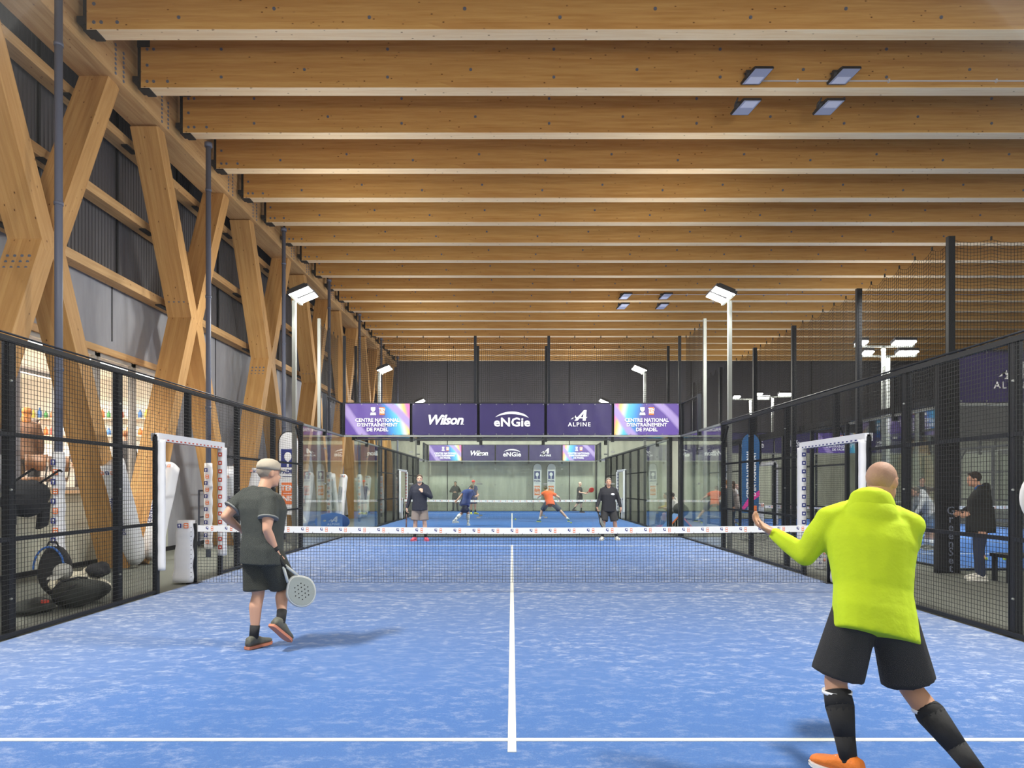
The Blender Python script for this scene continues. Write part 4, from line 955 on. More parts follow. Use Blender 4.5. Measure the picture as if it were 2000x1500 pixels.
def racket(label, grip, d, n, face=(.03, .03, .035), edge=(.4, .4, .42), group='padel rackets'):
    """grip: where the hand closes (world), d: direction from grip to head, n: face normal"""
    grip, d = V(grip), V(d).normalized(); n = V(n); n = (n - d * n.dot(d)).normalized(); s = d.cross(n)
    t = thing('padel_racket', grip, label, 'racket', group); g0 = V((0, 0, 0))
    fm = mat('racket_face', face, .35); em = mat('racket_edge', edge, .35)
    pts = []
    for i in range(32):
        u = 2 * math.pi * i / 32; w = .128 * math.sin(u); l = .30 - .148 * math.cos(u); 
        if math.cos(u) > .3: w *= 1 - .42 * (math.cos(u) - .3)
        pts.append((w, l + .0))
    b = MB(); rings = [[s * w * q + d * (.05 + .25 * (1 - q) + l * q * 1.0 - .0 * q) + n * z for w, l in [(p[0], p[1] ) for p in pts]] for q, z in ((.97, -.019), (1.0, -.012), (1.0, .012), (.97, .019))]
    b.loft(rings, fm, smooth=False)
    rows = [(-2, 3), (-1, 4), (0, 5), (1, 4), (2, 3)]
    for q, c in rows:
        for i in range(c):
            ctr = s * ((i - (c - 1) / 2) * .035) + d * (.355 + q * .034); 
            for z in (-1, 1): b.tube(ctr + n * .0185 * z, ctr + n * .0205 * z, .006, 'black_fabric', 8)
    b.build('racket_face', t, local=True)
    b = MB(); P2 = [s * w + d * (.05 + l) for w, l in pts]; m_ = len(P2); b.loft([[P2[i % m_] + ((P2[i % m_] - d * .35).normalized() * math.cos(u) + n * math.sin(u)) * .0165 for u in [2 * math.pi * q / 8 for q in range(8)]] for i in range(m_ + 1)], em, cap=False); b.build('racket_rim', t, local=True)
    b = MB()
    for q in (-1, 1): b.tube(d * .06 + s * q * .01, d * .21 + s * q * .055, .014, em, 8)
    b.build('throat', t, local=True)
    b = MB(); b.tube(d * -.06, d * .08, .017, 'black_fabric', 12); b.tube(d * -.07, d * -.06, .020, em, 12)
    for i in range(8): b.tube(d * (-.055 + i * .016), d * (-.050 + i * .016), .0178, 'green_black', 12)
    b.build('grip', t, local=True)
    return t

BLK = ('black', (.018, .018, .02)); CHA = ('charcoal', (.035, .04, .037))
# near left player walking away to the right
L1 = V((-2.39, 6.73, .012))
t, J = person('person in charcoal tee, pale cap and black shorts walking away with a racket, left foreground', L1, 38, 1.80,
    dict(hs=1.1, pelvis=(.03, .0, .94), neck=(.02, .04, 1.48), head=(.065, .10, 1.645), eL=(-.31, -.02, 1.24), wL=(-.22, .16, 1.10), sR=(.14, -.09, 1.40), eR=(.145, -.20, 1.13), wR=(.20, -.09, .90),
         kL=(-.02, .05, .50), aL=(-.04, -.02, .095), kR=(.20, .13, .55), aR=(.24, -.10, .26), tR=(.3, .6, -.55), tL=(.45, 1, 0), hR=(.12, .15, -.25), pR=(-1, .5, 0), hL=(.3, .9, -.3), pL=(1, 0, -.3),
         rh=(.85, -.5, 0), rs=(.93, -.36, 0)), 'light', CHA, 'short', ('dark olive', (.03, .032, .026)), sock=BLK, sock_h=.12, shoes=((.10, .10, .08), (.55, .2, .12)), hair=(.30, .25, .2), hair_kind='shaved',
    cap=('grey beige', (.40, .35, .28)), vox=.011, group='padel players', girth=1.19, curlR=62, headdir=(.75, .66, -.08), cuff=('grey', (.16, .17, .17)))
e = MB(); w = J['wr'][1]; d = (w - J['el'][1]).normalized(); e.tube(w - d * .075, w - d * .03, .036, BLK and cloth(*BLK), 16, .034); e.build('wristband', t, local=True)
g = L1 + J['wr'][1] + V((.03, .02, -.07)); racket('grey teardrop racket hanging from the hand of the left foreground player', g, (.16, .10, -.30), (-.55, .8, -.1), (.30, .33, .31), (.5, .52, .5))
# near right player in hi-vis hoodie swinging
R1 = V((2.02, 3.86, .012))
t, J = person('person in bright yellow-green hoodie, black shorts and long black socks swinging, right foreground', R1, 20, 1.82,
    dict(pelvis=(-.08, -.04, .85), neck=(-.03, .12, 1.38), head=(.09, .20, 1.545), rh=(.95, -.12, -.20), rs=(.96, -.26, -.05), sL=(-.24, .15, 1.34), sR=(.15, .02, 1.31),
         eL=(-.35, .20, 1.13), wL=(-.47, .37, 1.25), hL=(-.75, .4, .55), pL=(.3, -.4, .8), eR=(.22, .25, 1.10), wR=(.17, .42, 1.05), hR=(-.2, .9, .1), pR=(-1, -.2, 0),
         kL=(-.27, .0, .47), aL=(-.26, -.13, .095), tL=(-.5, .85, 0), kR=(.11, -.04, .45), aR=(.29, -.32, .10), tR=(.5, .85, 0)), 'tan', ('fluorescent yellow green', (.47, .62, .010)), 'long', BLK, sock=BLK, sock_h=.345,
    shoes=((.85, .22, .03), (.8, .8, .8)), hair=(.34, .20, .14), hair_kind='shaved', hood=True, vox=.012, group='padel players', girth=1.17, curlL=30, curlR=62, headdir=(.80, .58, -.1))
g = R1 + J['wr'][1] + V((-.02, .07, .0)); racket('teal-edged racket half hidden behind the hi-vis hoodie of the right foreground player', g, (.62, .55, -.08), (.2, .3, .9), (.25, .45, .42), (.05, .30, .30))
# far left player, hand at chin
L2 = V((-2.57, 19.87, .012))
t, J = person('person in navy hoodie and taupe shorts with one hand at the chin', L2, 178, 1.83,
    dict(eL=(.32, -.06, 1.22), wL=(.10, -.24, 1.36), hL=(-.4, .1, .6), pL=(-.3, .6, 0), eR=(-.29, .02, 1.16), wR=(-.35, -.04, .91), hR=(-.05, -.1, -1), aL=(.17, 0, .09), aR=(-.14, 0, .09)),
    'pale', ('navy black', (.022, .025, .042)), 'long', ('taupe', (.24, .20, .18)), sock=BLK, sock_h=.14, shoes=((.62, .06, .12), (.75, .2, .3)), hair=(.16, .12, .09), beard=(.40, .36, .33), hood=True, vox=.014, group='padel players', girth=1.14, curlL=70, curlR=55)
racket('dark racket with red throat hanging beside the taupe shorts', L2 + V((-.36, -.05, .80)), (-.03, .03, -1), (1, .15, 0), (.12, .13, .15), (.10, .05, .05))
# far right player
L3 = V((2.72, 20.1, .012))
t, J = person('person in black hoodie with a small white chest badge and dark shorts', L3, 184, 1.74,
    dict(eL=(.27, -.02, 1.17), wL=(.33, -.10, .93), hL=(.1, -.1, -1), eR=(-.26, 0, 1.15), wR=(-.34, -.14, .93), hR=(.1, -.1, -1), aL=(.22, -.0, .09), aR=(-.18, -.06, .09), kL=(.17, -.06, .5), kR=(-.15, -.1, .5)),
    'light', ('black navy', (.02, .021, .028)), 'long', ('dark grey', (.035, .035, .037)), sock=BLK, sock_h=.12, shoes=((.72, .72, .66), (.8, .8, .78)), hair=(.30, .27, .23), hood=True, vox=.014, group='padel players', girth=1.12, curlR=60)
e = MB(); e.ell(J['N'] + V((.10, -.150, -.16)), V((.055, .01, 0)), V((0, .012, 0)), V((0, 0, .032)), 'white_print'); e.build('chest_badge', t, local=True)
racket('grey racket held low in front of the black hoodie player', L3 + V((-.33, -.16, .82)), (.30, -.1, -.8), (.8, -.5, .4), (.22, .23, .22), (.03, .03, .03))
# second court
L4 = V((-1.75, 27.5, .012))
t, J = person('person in royal blue tee, leaning forward on the second court behind the glass', L4, 25, 1.80,
    dict(pelvis=(-.05, 0, .9), neck=(.08, .15, 1.36), head=(.20, .24, 1.48), eR=(.30, .3, 1.1), wR=(.4, .5, 1.15), eL=(-.22, .02, 1.14), wL=(-.36, -.12, .98), aL=(.06, -.05, .09), kL=(.05, .1, .48), aR=(-.45, -.30, .2), kR=(-.18, .05, .48)),
    'light', ('royal blue', (.03, .06, .24)), 'short', ('navy', (.02, .03, .09)), sock=('white', (.75, .75, .75)), sock_h=.34, shoes=((.75, .75, .72), (.8, .8, .8)), hair=(.22, .19, .13), vox=.018, group='padel players')
L5 = V((1.62, 30.0, .012))
t, J = person('person in orange-red tee lunging on the second court', L5, -10, 1.80,
    dict(pelvis=(-.03, 0, .84), neck=(-.12, .18, 1.28), head=(-.20, .28, 1.40), eR=(.35, .05, 1.05), wR=(.42, .25, .95), eL=(-.42, .1, 1.12), wL=(-.5, .3, 1.05), aL=(-.46, 0, .1), kL=(-.36, .12, .47), aR=(.75, -.1, .12), kR=(.42, .05, .47)),
    'pale', ('orange red', (.72, .13, .05)), 'short', ('slate', (.05, .07, .11)), sock=('white', (.7, .7, .7)), sock_h=.12, shoes=((.05, .16, .22), (.6, .7, .3)), hair=(.08, .06, .05), vox=.018, group='padel players')
L6 = V((3.85, 40.6, .012))
t, J = person('bald person in black top holding a red racket near the far glass', L6, 120, 1.78,
    dict(eR=(-.02, -.2, 1.15), wR=(.28, -.2, 1.10), eL=(.1, .2, 1.15), wL=(.3, .05, 1.12), aL=(.1, .1, .09), aR=(-.35, -.05, .2), kR=(-.12, 0, .5), pelvis=(0, 0, .92)),
    'pale', BLK, 'short', ('olive grey', (.06, .06, .05)), sock=BLK, sock_h=.2, shoes=((.05, .05, .05), (.3, .2, .15)), hair=None, vox=.02, group='padel players')
racket('small red racket held by the bald player at the far glass', L6 + V((.36, -.12, 1.10)), (.6, 0, .4), (0, 1, .2), (.5, .05, .04), (.4, .04, .04))
L7 = V((-2.1, 38.6, .012))
person('person in red cap and navy vest with yellow trim deep on the second court', L7, 150, 1.82, dict(eR=(-.3, 0, 1.2), wR=(-.3, -.2, 1.1)), 'light', ('navy yellow', (.025, .035, .10)), 'short', ('navy', (.02, .03, .09)), sock=BLK, sock_h=.15, shoes=((.6, .65, .1), (.7, .7, .2)),
    cap=('red', (.70, .04, .03)), hair=(.1, .08, .06), hair_kind='shaved', vox=.02, group='padel players')
L8 = V((-3.45, 43.45, 0))
person('hooded person in black with a grey chest panel standing against the far concrete', L8, 180, 1.80, dict(eL=(.3, -.05, 1.2), wL=(.05, -.28, 1.16), eR=(-.3, -.05, 1.2), wR=(-.05, -.28, 1.16)), 'tan', BLK, 'long', BLK, 'trousers', hair=(.02, .02, .02), vox=.02, group='onlookers', hood=True)
# aisle on the right
L9 = V((7.66, 11.66, 0))
t, J = person('person in black puffy jacket with blue collar and dark jeans watching from the right-hand aisle', L9, -62, 1.76,
    dict(eL=(-.05, -.14, 1.18), wL=(-.20, -.05, 1.10), eR=(.02, .26, 1.18), wR=(-.16, .25, 1.10), head=(-.10, .02, 1.645), neck=(.0, 0, 1.48), tL=(-1, .15, 0), tR=(-.9, .3, 0), aL=(-.06, -.12, .09), aR=(.06, .12, .09)),
    'light', ('black puffer', (.020, .021, .02)), 'long', ('dark denim', (.025, .035, .07)), 'trousers', shoes=((.70, .68, .62), (.75, .74, .7)), hair=(.04, .03, .025), hood=True, vox=.014, group='onlookers', girth=1.22, headdir=(-.95, .25, -.1))
e = MB(); e.loft([[J['N'] + V((c[0] * w, c[1] * w, z)) for c in [(math.cos(u), math.sin(u)) for u in [2 * math.pi * j / 18 for j in range(18)]]] for z, w in ((-.01, .088), (.05, .092), (.075, .080), (.05, .07))], cloth('bright blue', (.03, .12, .36)), cap=False); e.build('collar', t, local=True, label='bright blue inner collar')
def jacket_skirt(J, t, m):
    e = MB(); e.loft([[V((math.cos(u) * w, math.sin(u) * w * .8, z)) for u in [2 * math.pi * j / 20 for j in range(20)]] for z, w in ((.78, .225), (.9, .225), (1.05, .21), (1.2, .2))], m); e.build('jacket_hem', t, local=True)
jacket_skirt(J, t, M['cloth_black puffer'])
L10 = V((7.28, 23.5, 0)); t, J = person('person with long hair, beige-grey coat and jeans standing in the aisle behind the blue flag', L10, -80, 1.68, dict(eR=(-.12, .2, 1.15), wR=(-.32, .1, 1.12), eL=(-.12, -.18, 1.15), wL=(-.34, -.08, 1.14)), 'pale', ('beige grey', (.26, .23, .21)), 'long', ('denim', (.06, .09, .14)), 'trousers', hair=(.12, .08, .05), hair_kind='long', vox=.018, group='onlookers', shoes=((.4, .4, .4), (.6, .6, .6)))
jacket_skirt(J, t, M['cloth_beige grey'])
L11 = V((6.92, 22.9, 0)); person('person in black jacket with pale sleeves beside the beige coat in the aisle', L11, 70, 1.72, dict(), 'light', ('black steel', (.03, .035, .045)), 'long', BLK, 'trousers', hair=(.25, .12, .04), vox=.018, group='onlookers')
L12 = V((8.9, 29.0, .012)); person('person in white tee bending forward on the right-hand court', L12, 80, 1.78, dict(pelvis=(-.05, 0, .92), neck=(.15, .05, 1.38), head=(.26, .05, 1.50), eR=(.25, -.15, 1.1), wR=(.4, -.2, .95), eL=(.25, .2, 1.1), wL=(.42, .2, 1.0)), 'pale', ('white', (.72, .74, .72)), 'short', ('grey blue', (.10, .12, .15)), sock=('white', (.75, .75, .75)), hair=None, vox=.018, group='padel players', sock_h=.15)
L13 = V((10.05, 17.2, .012)); person('person in pale grey hoodie stooping beyond the right-hand fence', L13, -85, 1.80, dict(pelvis=(.05, 0, .88), neck=(-.18, .05, 1.30), head=(-.32, .05, 1.38), eR=(-.3, .2, 1.0), wR=(-.4, .2, .8), eL=(-.3, -.15, 1.0), wL=(-.42, -.1, .8)), 'light', ('pale grey', (.50, .51, .55)), 'long', ('grey blue', (.10, .12, .15)), 'shorts', sock=('white', (.75, .75, .75)), hair=(.1, .08, .06), hood=True, vox=.018, group='padel players', sock_h=.15)
L14 = V((12.3, 21.4, .012)); person('person in dark top raising both arms beyond the right-hand fence', L14, 200, 1.78, dict(eL=(.34, -.05, 1.42), wL=(.5, -.15, 1.6), eR=(-.34, -.05, 1.42), wR=(-.52, -.1, 1.56)), 'light', ('slate top', (.05, .06, .08)), 'long', BLK, 'trousers', hair=(.05, .04, .03), vox=.02, group='padel players')
# seated pair on a bench between the far courts
L15 = V((6.02, 26.25, 0))
sit = lambda dx=0: dict(pelvis=(0, 0, .50), neck=(-.08, -.02, 1.0), head=(-.16, -.04, 1.17), kL=(-.42, -.10, .50), kR=(-.42, .12, .50), aL=(-.46, -.10, .09), aR=(-.50, .14, .09), eL=(-.12, -.2, .76), wL=(-.34, -.10, .72), eR=(-.12, .2, .76), wR=(-.34, .08, .72))
person('seated person in cream hoodie and shorts looking down, beyond the glass on the right', L15, -85, 1.76, sit(), 'light', ('cream', (.70, .68, .64)), 'long', ('olive grey', (.06, .06, .05)), 'shorts', sock=BLK, hair=(.04, .03, .03), hood=True, vox=.018, group='seated onlookers', shoes=((.55, .08, .06), (.7, .3, .3)))
person('seated person in mustard top behind the cream hoodie, looking at a phone', V((5.97, 26.98, 0)), -85, 1.76, sit(), 'light', ('mustard', (.42, .30, .02)), 'long', BLK, 'trousers', hair=(.05, .035, .03), vox=.018, group='seated onlookers', shoes=((.1, .1, .1), (.6, .6, .6)))
def bench(x0, x1, y0, y1, z, lab):
    t = thing('bench', ((x0 + x1) / 2, (y0 + y1) / 2, 0), lab, 'bench', 'benches'); b = MB(); b.box(x0, x1, y0, y1, z - .05, z, 'steel_black'); b.build('seat', t)
    for x in (x0 + .05, x1 - .05):
        for y in (y0 + .05, y1 - .05): b = MB(); b.box(x - .03, x + .03, y - .03, y + .03, 0, z - .05, 'steel_black'); b.build('leg', t)
bench(5.84, 6.28, 25.5, 27.5, .38, 'low black bench under the two seated people')
bench(8.0 - .2, 9.3, 11.2, 11.65, .45, 'black bench at the right edge of the aisle')

# people in the cafe
ZC = 1.2
def cafe(lab, x, y, face, top, hair, pose=None, hk='short', legs=('cafe dark', (.05, .045, .05)), H=1.74):
    return person(lab, V((x, y, ZC)), face, H, pose or {}, 'light', top, 'long', legs, 'trousers', hair=hair, hair_kind=hk, vox=.02, group='people in the cafe')
b = MB(); b.box(-14, -8.5, 7.5, 18.9, 0, ZC, 'cafe_floor'); struct(b.build('floor'))
cafe('person with long ginger hair in a brown coat at the cafe window', -9.05, 13.3, -20, ('brown coat', (.16, .08, .045)), (.55, .20, .04), hk='long', H=1.80)
cafe('person in bright orange top inside the cafe', -9.45, 14.1, 60, ('bright orange', (.85, .13, .02)), (.1, .06, .04), H=1.66)
cafe('person in dark jacket inside the cafe beside the leaning strut', -9.0, 15.0, 150, ('cafe slate', (.06, .06, .075)), (.05, .04, .03), H=1.62)
cafe('tall person in dark jacket with a bottle at the last cafe windows', -8.95, 16.5, -30, ('cafe black', (.05, .045, .05)), (.42, .16, .07), H=1.62)
t = thing('counter', (-9.8, 14.5, ZC), 'pale wooden cafe counter seen through the windows', 'counter'); b = MB(); b.box(-10.1, -9.75, 12.9, 17.2, ZC, 2.04, 'cafe_wall'); b.build('body', t); b = MB(); b.box(-10.2, -9.68, 12.8, 17.3, 2.04, 2.09, 'white_wood'); b.build('top', t)
for q, (x, y, lab) in enumerate(((-8.75, 13.0, 'brown leather stool at the cafe window under the ginger-haired person'), (-8.8, 13.75, 'brown leather stool at the cafe window near the drain pipe'))):
    t = thing('bar_stool', (x, y, ZC), lab, 'stool', 'cafe stools'); lm = mat('brown_leather', (.16, .07, .03), .5)
    b = MB(); b.tube((x, y, ZC + .42), (x, y, ZC + .50), .20, lm, 20); b.build('seat', t)
    b = MB(); b.loft([[(x + r_ * math.cos(u), y + r_ * math.sin(u), z) for u in [math.pi * (.15 + .7 * i / 10) for i in range(11)]] + [(x + (r_ - .03) * math.cos(u), y + (r_ - .03) * math.sin(u), z) for u in [math.pi * (.85 - .7 * i / 10) for i in range(11)]] for z, r_ in ((ZC + .62, .21), (ZC + .92, .25))], lm); b.build('backrest', t)
    for i in range(4): u = math.pi / 4 + i * math.pi / 2; b = MB(); b.tube((x + .12 * math.cos(u), y + .12 * math.sin(u), ZC + .44), (x + .2 * math.cos(u), y + .2 * math.sin(u), ZC), .014, 'steel_black', 8); b.build('leg', t)
    for sx_ in (-1, 1): b = MB(); b.tube((x + sx_ * .15, y + .13, ZC + .46), (x + sx_ * .17, y + .17, ZC + .7), .012, 'steel_black', 8); b.build('backrest_support', t)
for i, z in enumerate((2.83, 3.28)):
    b = MB(); b.box(-13.6, -9.4, 18.62, 18.88, z, z + .04, 'white_wood'); tag(b.build('wall_shelf'), 'long pale shelf of small goods on the cafe end wall, %s' % ('lower one' if i == 0 else 'upper one'), 'shelf', 'cafe wall shelves')
gc = [M['orange_print'], M['red_print'], mat('green_pack', (.1, .35, .12), .5), mat('yellow_pack', (.8, .6, .1), .5), M['white_print'], mat('blue_pack', (.08, .2, .5), .5)]
cols = ['orange', 'red', 'green', 'yellow', 'white', 'blue']
for j, z in enumerate((2.87, 3.32)):
    for i in range(24):
        c = random.randrange(6); b = MB(); x = -13.4 + i * .165; y = 18.74; r = .04 + .018 * random.random(); h = .18 + .1 * random.random()
        b.loft([[(x + w * math.cos(u), y + w * math.sin(u), z + zz) for u in [2 * math.pi * q / 10 for q in range(10)]] for zz, w in ((0, r), (h * .65, r), (h * .8, r * .4), (h, r * .4))], gc[c])
        tag(b.build('bottle'), 'small %s bottle on the %s cafe wall shelf' % (cols[c], ('lower', 'upper')[j]), 'bottle', '%s bottles on the %s cafe wall shelf' % (cols[c], ('lower', 'upper')[j]))

# ------------------------------------------------------------------ loose things
def blob(mb, c, r, m, seed=0, amp=.18, nu=22, nv=14):
    rd = random.Random(seed); ph = [rd.uniform(0, 6) for _ in range(6)]; c = V(c); o = len(mb.v); mb.ell(c, (r[0], 0, 0), (0, r[1], 0), (0, 0, r[2]), m, nu, nv)
    for i in range(o, len(mb.v)):
        p = V(mb.v[i]) - c; u = math.atan2(p.y / r[1], p.x / r[0]); v = p.z / r[2]
        q = 1 + amp * (math.sin(3 * u + ph[0] + 2 * v) * .5 + math.sin(5 * u + ph[1]) * .3 + math.sin(4 * v + ph[2] + u) * .4); mb.v[i] = tuple(c + p * q)
def foot_flag(x, y, h, w, lab, kind, lean=0):
    t = thing('feather_flag', (x, y, 0), lab, 'flag', 'advertising flags'); b = MB(); b.path([(x - w / 2 - .02, y, 0)] + [(x - w / 2 - .02 + lean * 0, y, .5)] + [(x - w / 2 - .02, y, h - w * .6)] + [(x - (w / 2 + .02) * math.cos(u), y, h - w * .6 + w * .62 * math.sin(u)) for u in [math.pi * i / 16 for i in range(1, 12)]], .012, 'steel_black', 8); b.build('pole', t)
    b = MB(); pts = [(-w / 2, .78), (w / 2 - .03, .76)] + [(w / 2 * math.cos(u), h - w * .6 + w * .6 * math.sin(u)) for u in [math.pi * i / 14 for i in range(15)]]
    fm = 'white_vinyl' if kind == 'white' else mat('blue_flag_print', (.02, .10, .26), .5, bump=.5, bscale=6)
    b.prism(pts, .006, fm, facing(x, y, 0)); b.build('flag_cloth', t)
    b = MB()
    if kind == 'white':
        z = h - .72; b.rbox((x - .02, y - .006, z + .02), V((.18, 0, 0)), V((0, .002, 0)), V((0, 0, .24)), 'navy_print'); b.ell((x - .02, y - .009, z + .06), (.10, 0, 0), (0, .003, 0), (0, 0, .12), 'white_print'); b.rbox((x - .02, y - .009, z - .13), V((.025, 0, 0)), V((0, .002, 0)), V((0, 0, .08)), 'white_print')
        letters(b, 'PADEL', .14, 'navy_print', facing(x - .02, y - .008, z - .34), .006); b.rbox((x - .02, y - .006, z - .47), V((.14, 0, 0)), V((0, .002, 0)), V((0, 0, .008)), 'navy_print')
        z = h - 1.64; b.rbox((x - .02, y - .006, z), V((.17, 0, 0)), V((0, .002, 0)), V((0, 0, .29)), 'red_print' if False else 'orange_print'); letters(b, 'TEN', .20, 'white_print', facing(x - .02, y - .010, z + .14), .006); letters(b, 'NIS', .20, 'white_print', facing(x - .02, y - .010, z - .14), .006)
        letters(b, 'FEDERATION FRANCAISE', .022, 'white_print', facing(x - .02, y - .010, z), .001)
    else:
        vf = lambda cx, cz: (lambda px, pt, pz: (cx - pz, y - .006 - pt, cz + px))
        letters(b, 'CENTRE NATIONAL', .15, 'white_print', vf(x - .06, h * .62), .005); letters(b, "D'ENTRAINEMENT", .15, 'white_print', vf(x + .10, h * .62), .005)
        b.prism([(-w / 2, .92), (-.05, 1.22), (w / 2, 1.42), (w / 2, 1.26), (.02, 1.08), (-w / 2 + .05, .85)], .004, mat('pink_print', (.75, .05, .35), .5), facing(x, y - .005, 0))
        b.rbox((x - .03, y - .007, .88), V((.05, 0, 0)), V((0, .002, 0)), V((0, 0, .07)), 'white_print'); b.rbox((x + .12, y - .007, .89), V((.05, 0, 0)), V((0, .002, 0)), V((0, 0, .09)), 'orange_print')
    b.build('printed_logo', t)
    b = MB(); b.rbox((x, y, .02), V((.3, .2, 0)), V((.03, -.04, 0)), V((0, 0, .02)), 'galv'); b.rbox((x, y, .02), V((.3, -.2, 0)), V((.03, .04, 0)), V((0, 0, .02)), 'galv'); b.path([(x + w / 2 - .05, y, .78), (x + w / 2 + .22, y - .1, .02)], .01, 'galv', 6); b.build('foot', t)
foot_flag(-5.95, 19.0, 2.98, .50, 'white rounded advertising flag with blue shield and orange lettered square behind the left fence', 'white')
foot_flag(6.76, 20.2, 3.02, .50, 'blue advertising flag with upright white lettering behind the right fence', 'blue')
foot_flag(1.55, 43.4, 2.9, .50, 'white rounded flag by the far concrete wall, left one of a pair', 'white'); foot_flag(2.4, 43.4, 2.9, .50, 'white rounded flag by the far concrete wall, right one of a pair', 'white')
foot_flag(10.2, 34.5, 2.9, .50, 'white rounded flag standing behind the right-hand court', 'white')
# oval pop-up sign
t = thing('oval_sign', (-6.15, 24.4, 0), 'blue oval pop-up sign with white slanted A emblem on the floor at left', 'sign'); b = MB()
c = V((-6.15, 24.4, .31)); rings = [[c + V((.60 * q * math.cos(u), dy + .25 * (.31 - .31 * q * math.sin(u)) * -.0, .31 * q * math.sin(u))) for u in [2 * math.pi * i / 36 for i in range(36)]] for q, dy in ((.97, -.012), (1, 0), (.97, .012))]
b.loft(rings, mat('blue_sign_print', (.02, .10, .42), .5)); b.build('panel', t)
b = MB(); alpine_mark(b, -6.1, 24.38, .37, .17, 'white_print'); b.build('emblem', t)
# blue tent-shaped sign near the seated people
t = thing('tent_sign', (5.78, 25.0, 0), 'blue tent-shaped floor sign with orange edges below the seated pair', 'sign'); bl = mat('blue_tent_print', (.03, .16, .42), .5)
for s in (-1, 1):
    b = MB(); b.rbox((5.78 + s * .25, 25.0, .28), V((.012, 0, .004)), V((0, .5, 0)), V((-s * .25, 0, .28)) , bl); b.rbox((5.78 + s * .25, 24.495, .28), V((.03, 0, 0)), V((0, .01, 0)), V((-s * .25, 0, .28)), 'orange_print'); pn = b.build('panel', t)
b = MB(); b.rbox((5.59, 24.98, .33), V((.0, .0, 0)) + V((.002, 0, 0)), V((0, .12, 0)), V((.06, 0, .07)), 'white_print'); b.build('printed_logo', t)
for i, (x, y, lab, h) in enumerate(((6.04, 25.62, 'big dark green bag on the bench in front of the seated pair', .27),)):
    b = MB(); blob(b, (x, y, .38 + h * .95), (.27, .24, h), 'green_black', 3); tag(b.build('sports_bag'), lab, 'bag')
# bags and clothes behind the left fence
b = MB(); blob(b, (-5.42, 7.95, 1.40), (.16, .34, .20), 'black_fabric', 5, .12); b.rbox((-5.36, 7.6, 1.22), V((.02, 0, 0)), V((0, .09, 0)), V((0, 0, .10)), 'black_fabric'); b.rbox((-5.37, 8.17, 1.2), V((.03, 0, 0)), V((0, .07, .02)), V((0, .02, .13)), 'black_fabric')
for y in (7.6, 8.05): b.path([(-5.36, y, 1.55), (-5.12, y + .02, 1.72), (-5.09, y + .02, 1.70)], .012, 'black_fabric', 6)
tag(b.build('hanging_jacket'), 'black jacket bundle hanging on the left mesh fence', 'jacket')
t = thing('backpack', (-6.3, 9.85, 0), 'black backpack with blue piping leaning by the padded drain pipe', 'backpack'); b = MB(); blob(b, (-6.3, 9.85, .36), (.22, .17, .35), 'black_fabric', 11, .06); b.build('body', t)
b = MB(); b.path([(-6.3 + .21 * math.cos(u), 9.70, .40 + .31 * math.sin(u)) for u in [math.pi * i / 14 for i in range(15)]], .014, mat('blue_piping', (.03, .12, .4), .5), 8); b.path([(-6.4, 9.8, .68), (-6.36, 9.8, .77), (-6.26, 9.8, .77), (-6.22, 9.8, .68)], .012, 'black_fabric'); b.build('piping', t)
_old = set(bpy.data.objects.keys())
t = thing('racket_bag', (-5.75, 8.15, 0), 'dark faded racket bag with red tag lying behind the left fence', 'bag')
b = MB(); blob(b, (-5.60, 8.35, .16), (.26, .48, .17), 'green_black', 2, .12); blob(b, (-5.78, 7.70, .09), (.20, .28, .09), 'green_black', 21, .2); b.build('body', t)
b = MB(); b.path([(-5.70, 7.9, .22), (-5.66, 8.05, .34), (-5.6, 8.3, .36), (-5.6, 8.5, .33)], .014, 'black_fabric'); b.path([(-5.55, 7.75, .15), (-5.5, 7.9, .24), (-5.5, 8.1, .30)], .012, 'black_fabric'); b.build('strap', t)
b = MB(); b.rbox((-5.58, 7.62, .16), V((.01, .03, 0)), V((.02, 0, .0)), V((0, 0, .018)), 'red_print'); b.build('zip_tag', t)
b = MB(); blob(b, (-5.95, 8.95, .17), (.30, .36, .19), 'cream_fabric', 4, .25); tag(b.build('towel'), 'crumpled cream towel beside the faded racket bag', 'towel')
b = MB(); blob(b, (-5.72, 8.95, .37), (.13, .18, .10), 'black_fabric', 6, .3); tag(b.build('glove_bundle'), 'small black bundle of straps on top of the cream towel', 'strap bundle')
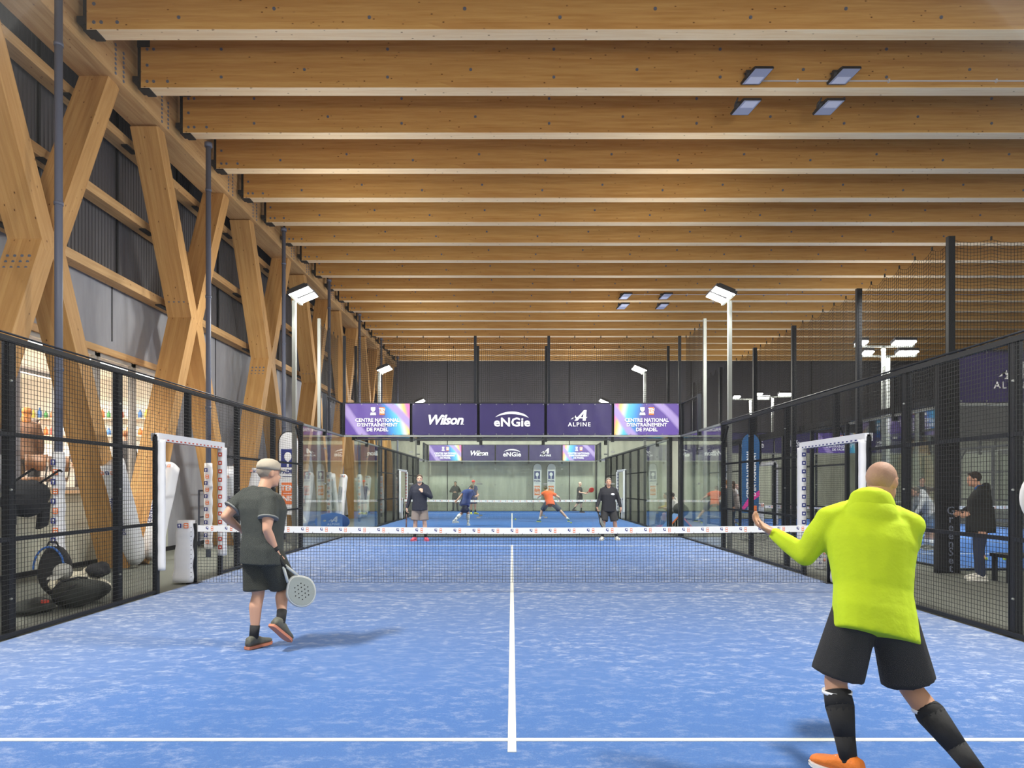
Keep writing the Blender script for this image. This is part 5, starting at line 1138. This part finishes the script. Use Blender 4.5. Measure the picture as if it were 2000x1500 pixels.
t = thing('baseball_cap', (-5.95, 8.50, .36), 'grey baseball cap resting on the bags behind the left fence', 'cap'); b = MB(); b.ell((-5.95, 8.55, .40), (.11, 0, 0), (0, .14, 0), (0, 0, .115), 'grey_fabric'); b.build('crown', t); b = MB(); b.loft([[(-5.95 + q, 8.44 - d, .37 - d * .25 + z) for q, z in ((-.08 * w, 0), (0, .015), (.08 * w, 0), (.08 * w, -.008), (0, .007), (-.08 * w, -.008))] for d, w in ((0, 1.1), (.1, 1), (.16, .6))], 'grey_fabric'); b.build('brim', t)
for _o in bpy.data.objects:
    if _o.name not in _old and _o.parent is None: _o.location.y += .9
# things behind the right fence by the net
t = thing('banner_stand', (5.75, 12.9, 0), 'pale crumpled logo-printed cover standing behind the right fence by the net', 'cover'); b = MB(); blob(b, (5.75, 13.3, .38), (.17, .14, .42), 'white_vinyl', 8, .08)
for i in range(10): print_logo(b, (5.68 + .09 * (i % 2), 13.145, .12 + i * .06), (1, 0, 0), (0, 0, 1), (0, -1, 0), .022, i)
b.build('cover', t)
b = MB(); blob(b, (6.3, 12.4, .30), (.38, .30, .30), mat('brown_bag_cloth', (.10, .06, .045), .8), 13, .1); tag(b.build('sports_bag'), 'dark brown sports bag behind the right fence near the gate', 'bag')
# balls
bm = mat('ball_felt', (.62, .75, .06), .9, bump=.5, bscale=200)
for x, y, lab in ((.155, 31.9, 'yellow ball near the centre line of the second court'), (8.85, 27.9, 'yellow ball on the right-hand court by its corner'), (2.4, 29.0, 'tiny ball at the feet of the orange-red player'), (12.0, 16.0, 'ball lying among others beyond the right-hand fence')):
    b = MB(); b.sph((x, y, .047), .033, bm); tag(b.build('padel_ball'), lab, 'ball', 'padel balls')
for i in range(14):
    x = 9.6 + i * .16 + .05 * math.sin(i * 5); y = 14.6 + .3 * math.sin(i * 3.1); b = MB(); b.sph((x, y, .047), .033, bm); tag(b.build('padel_ball'), 'yellow ball in the row on the floor beyond the right-hand fence', 'ball', 'row of balls beyond the right-hand fence')
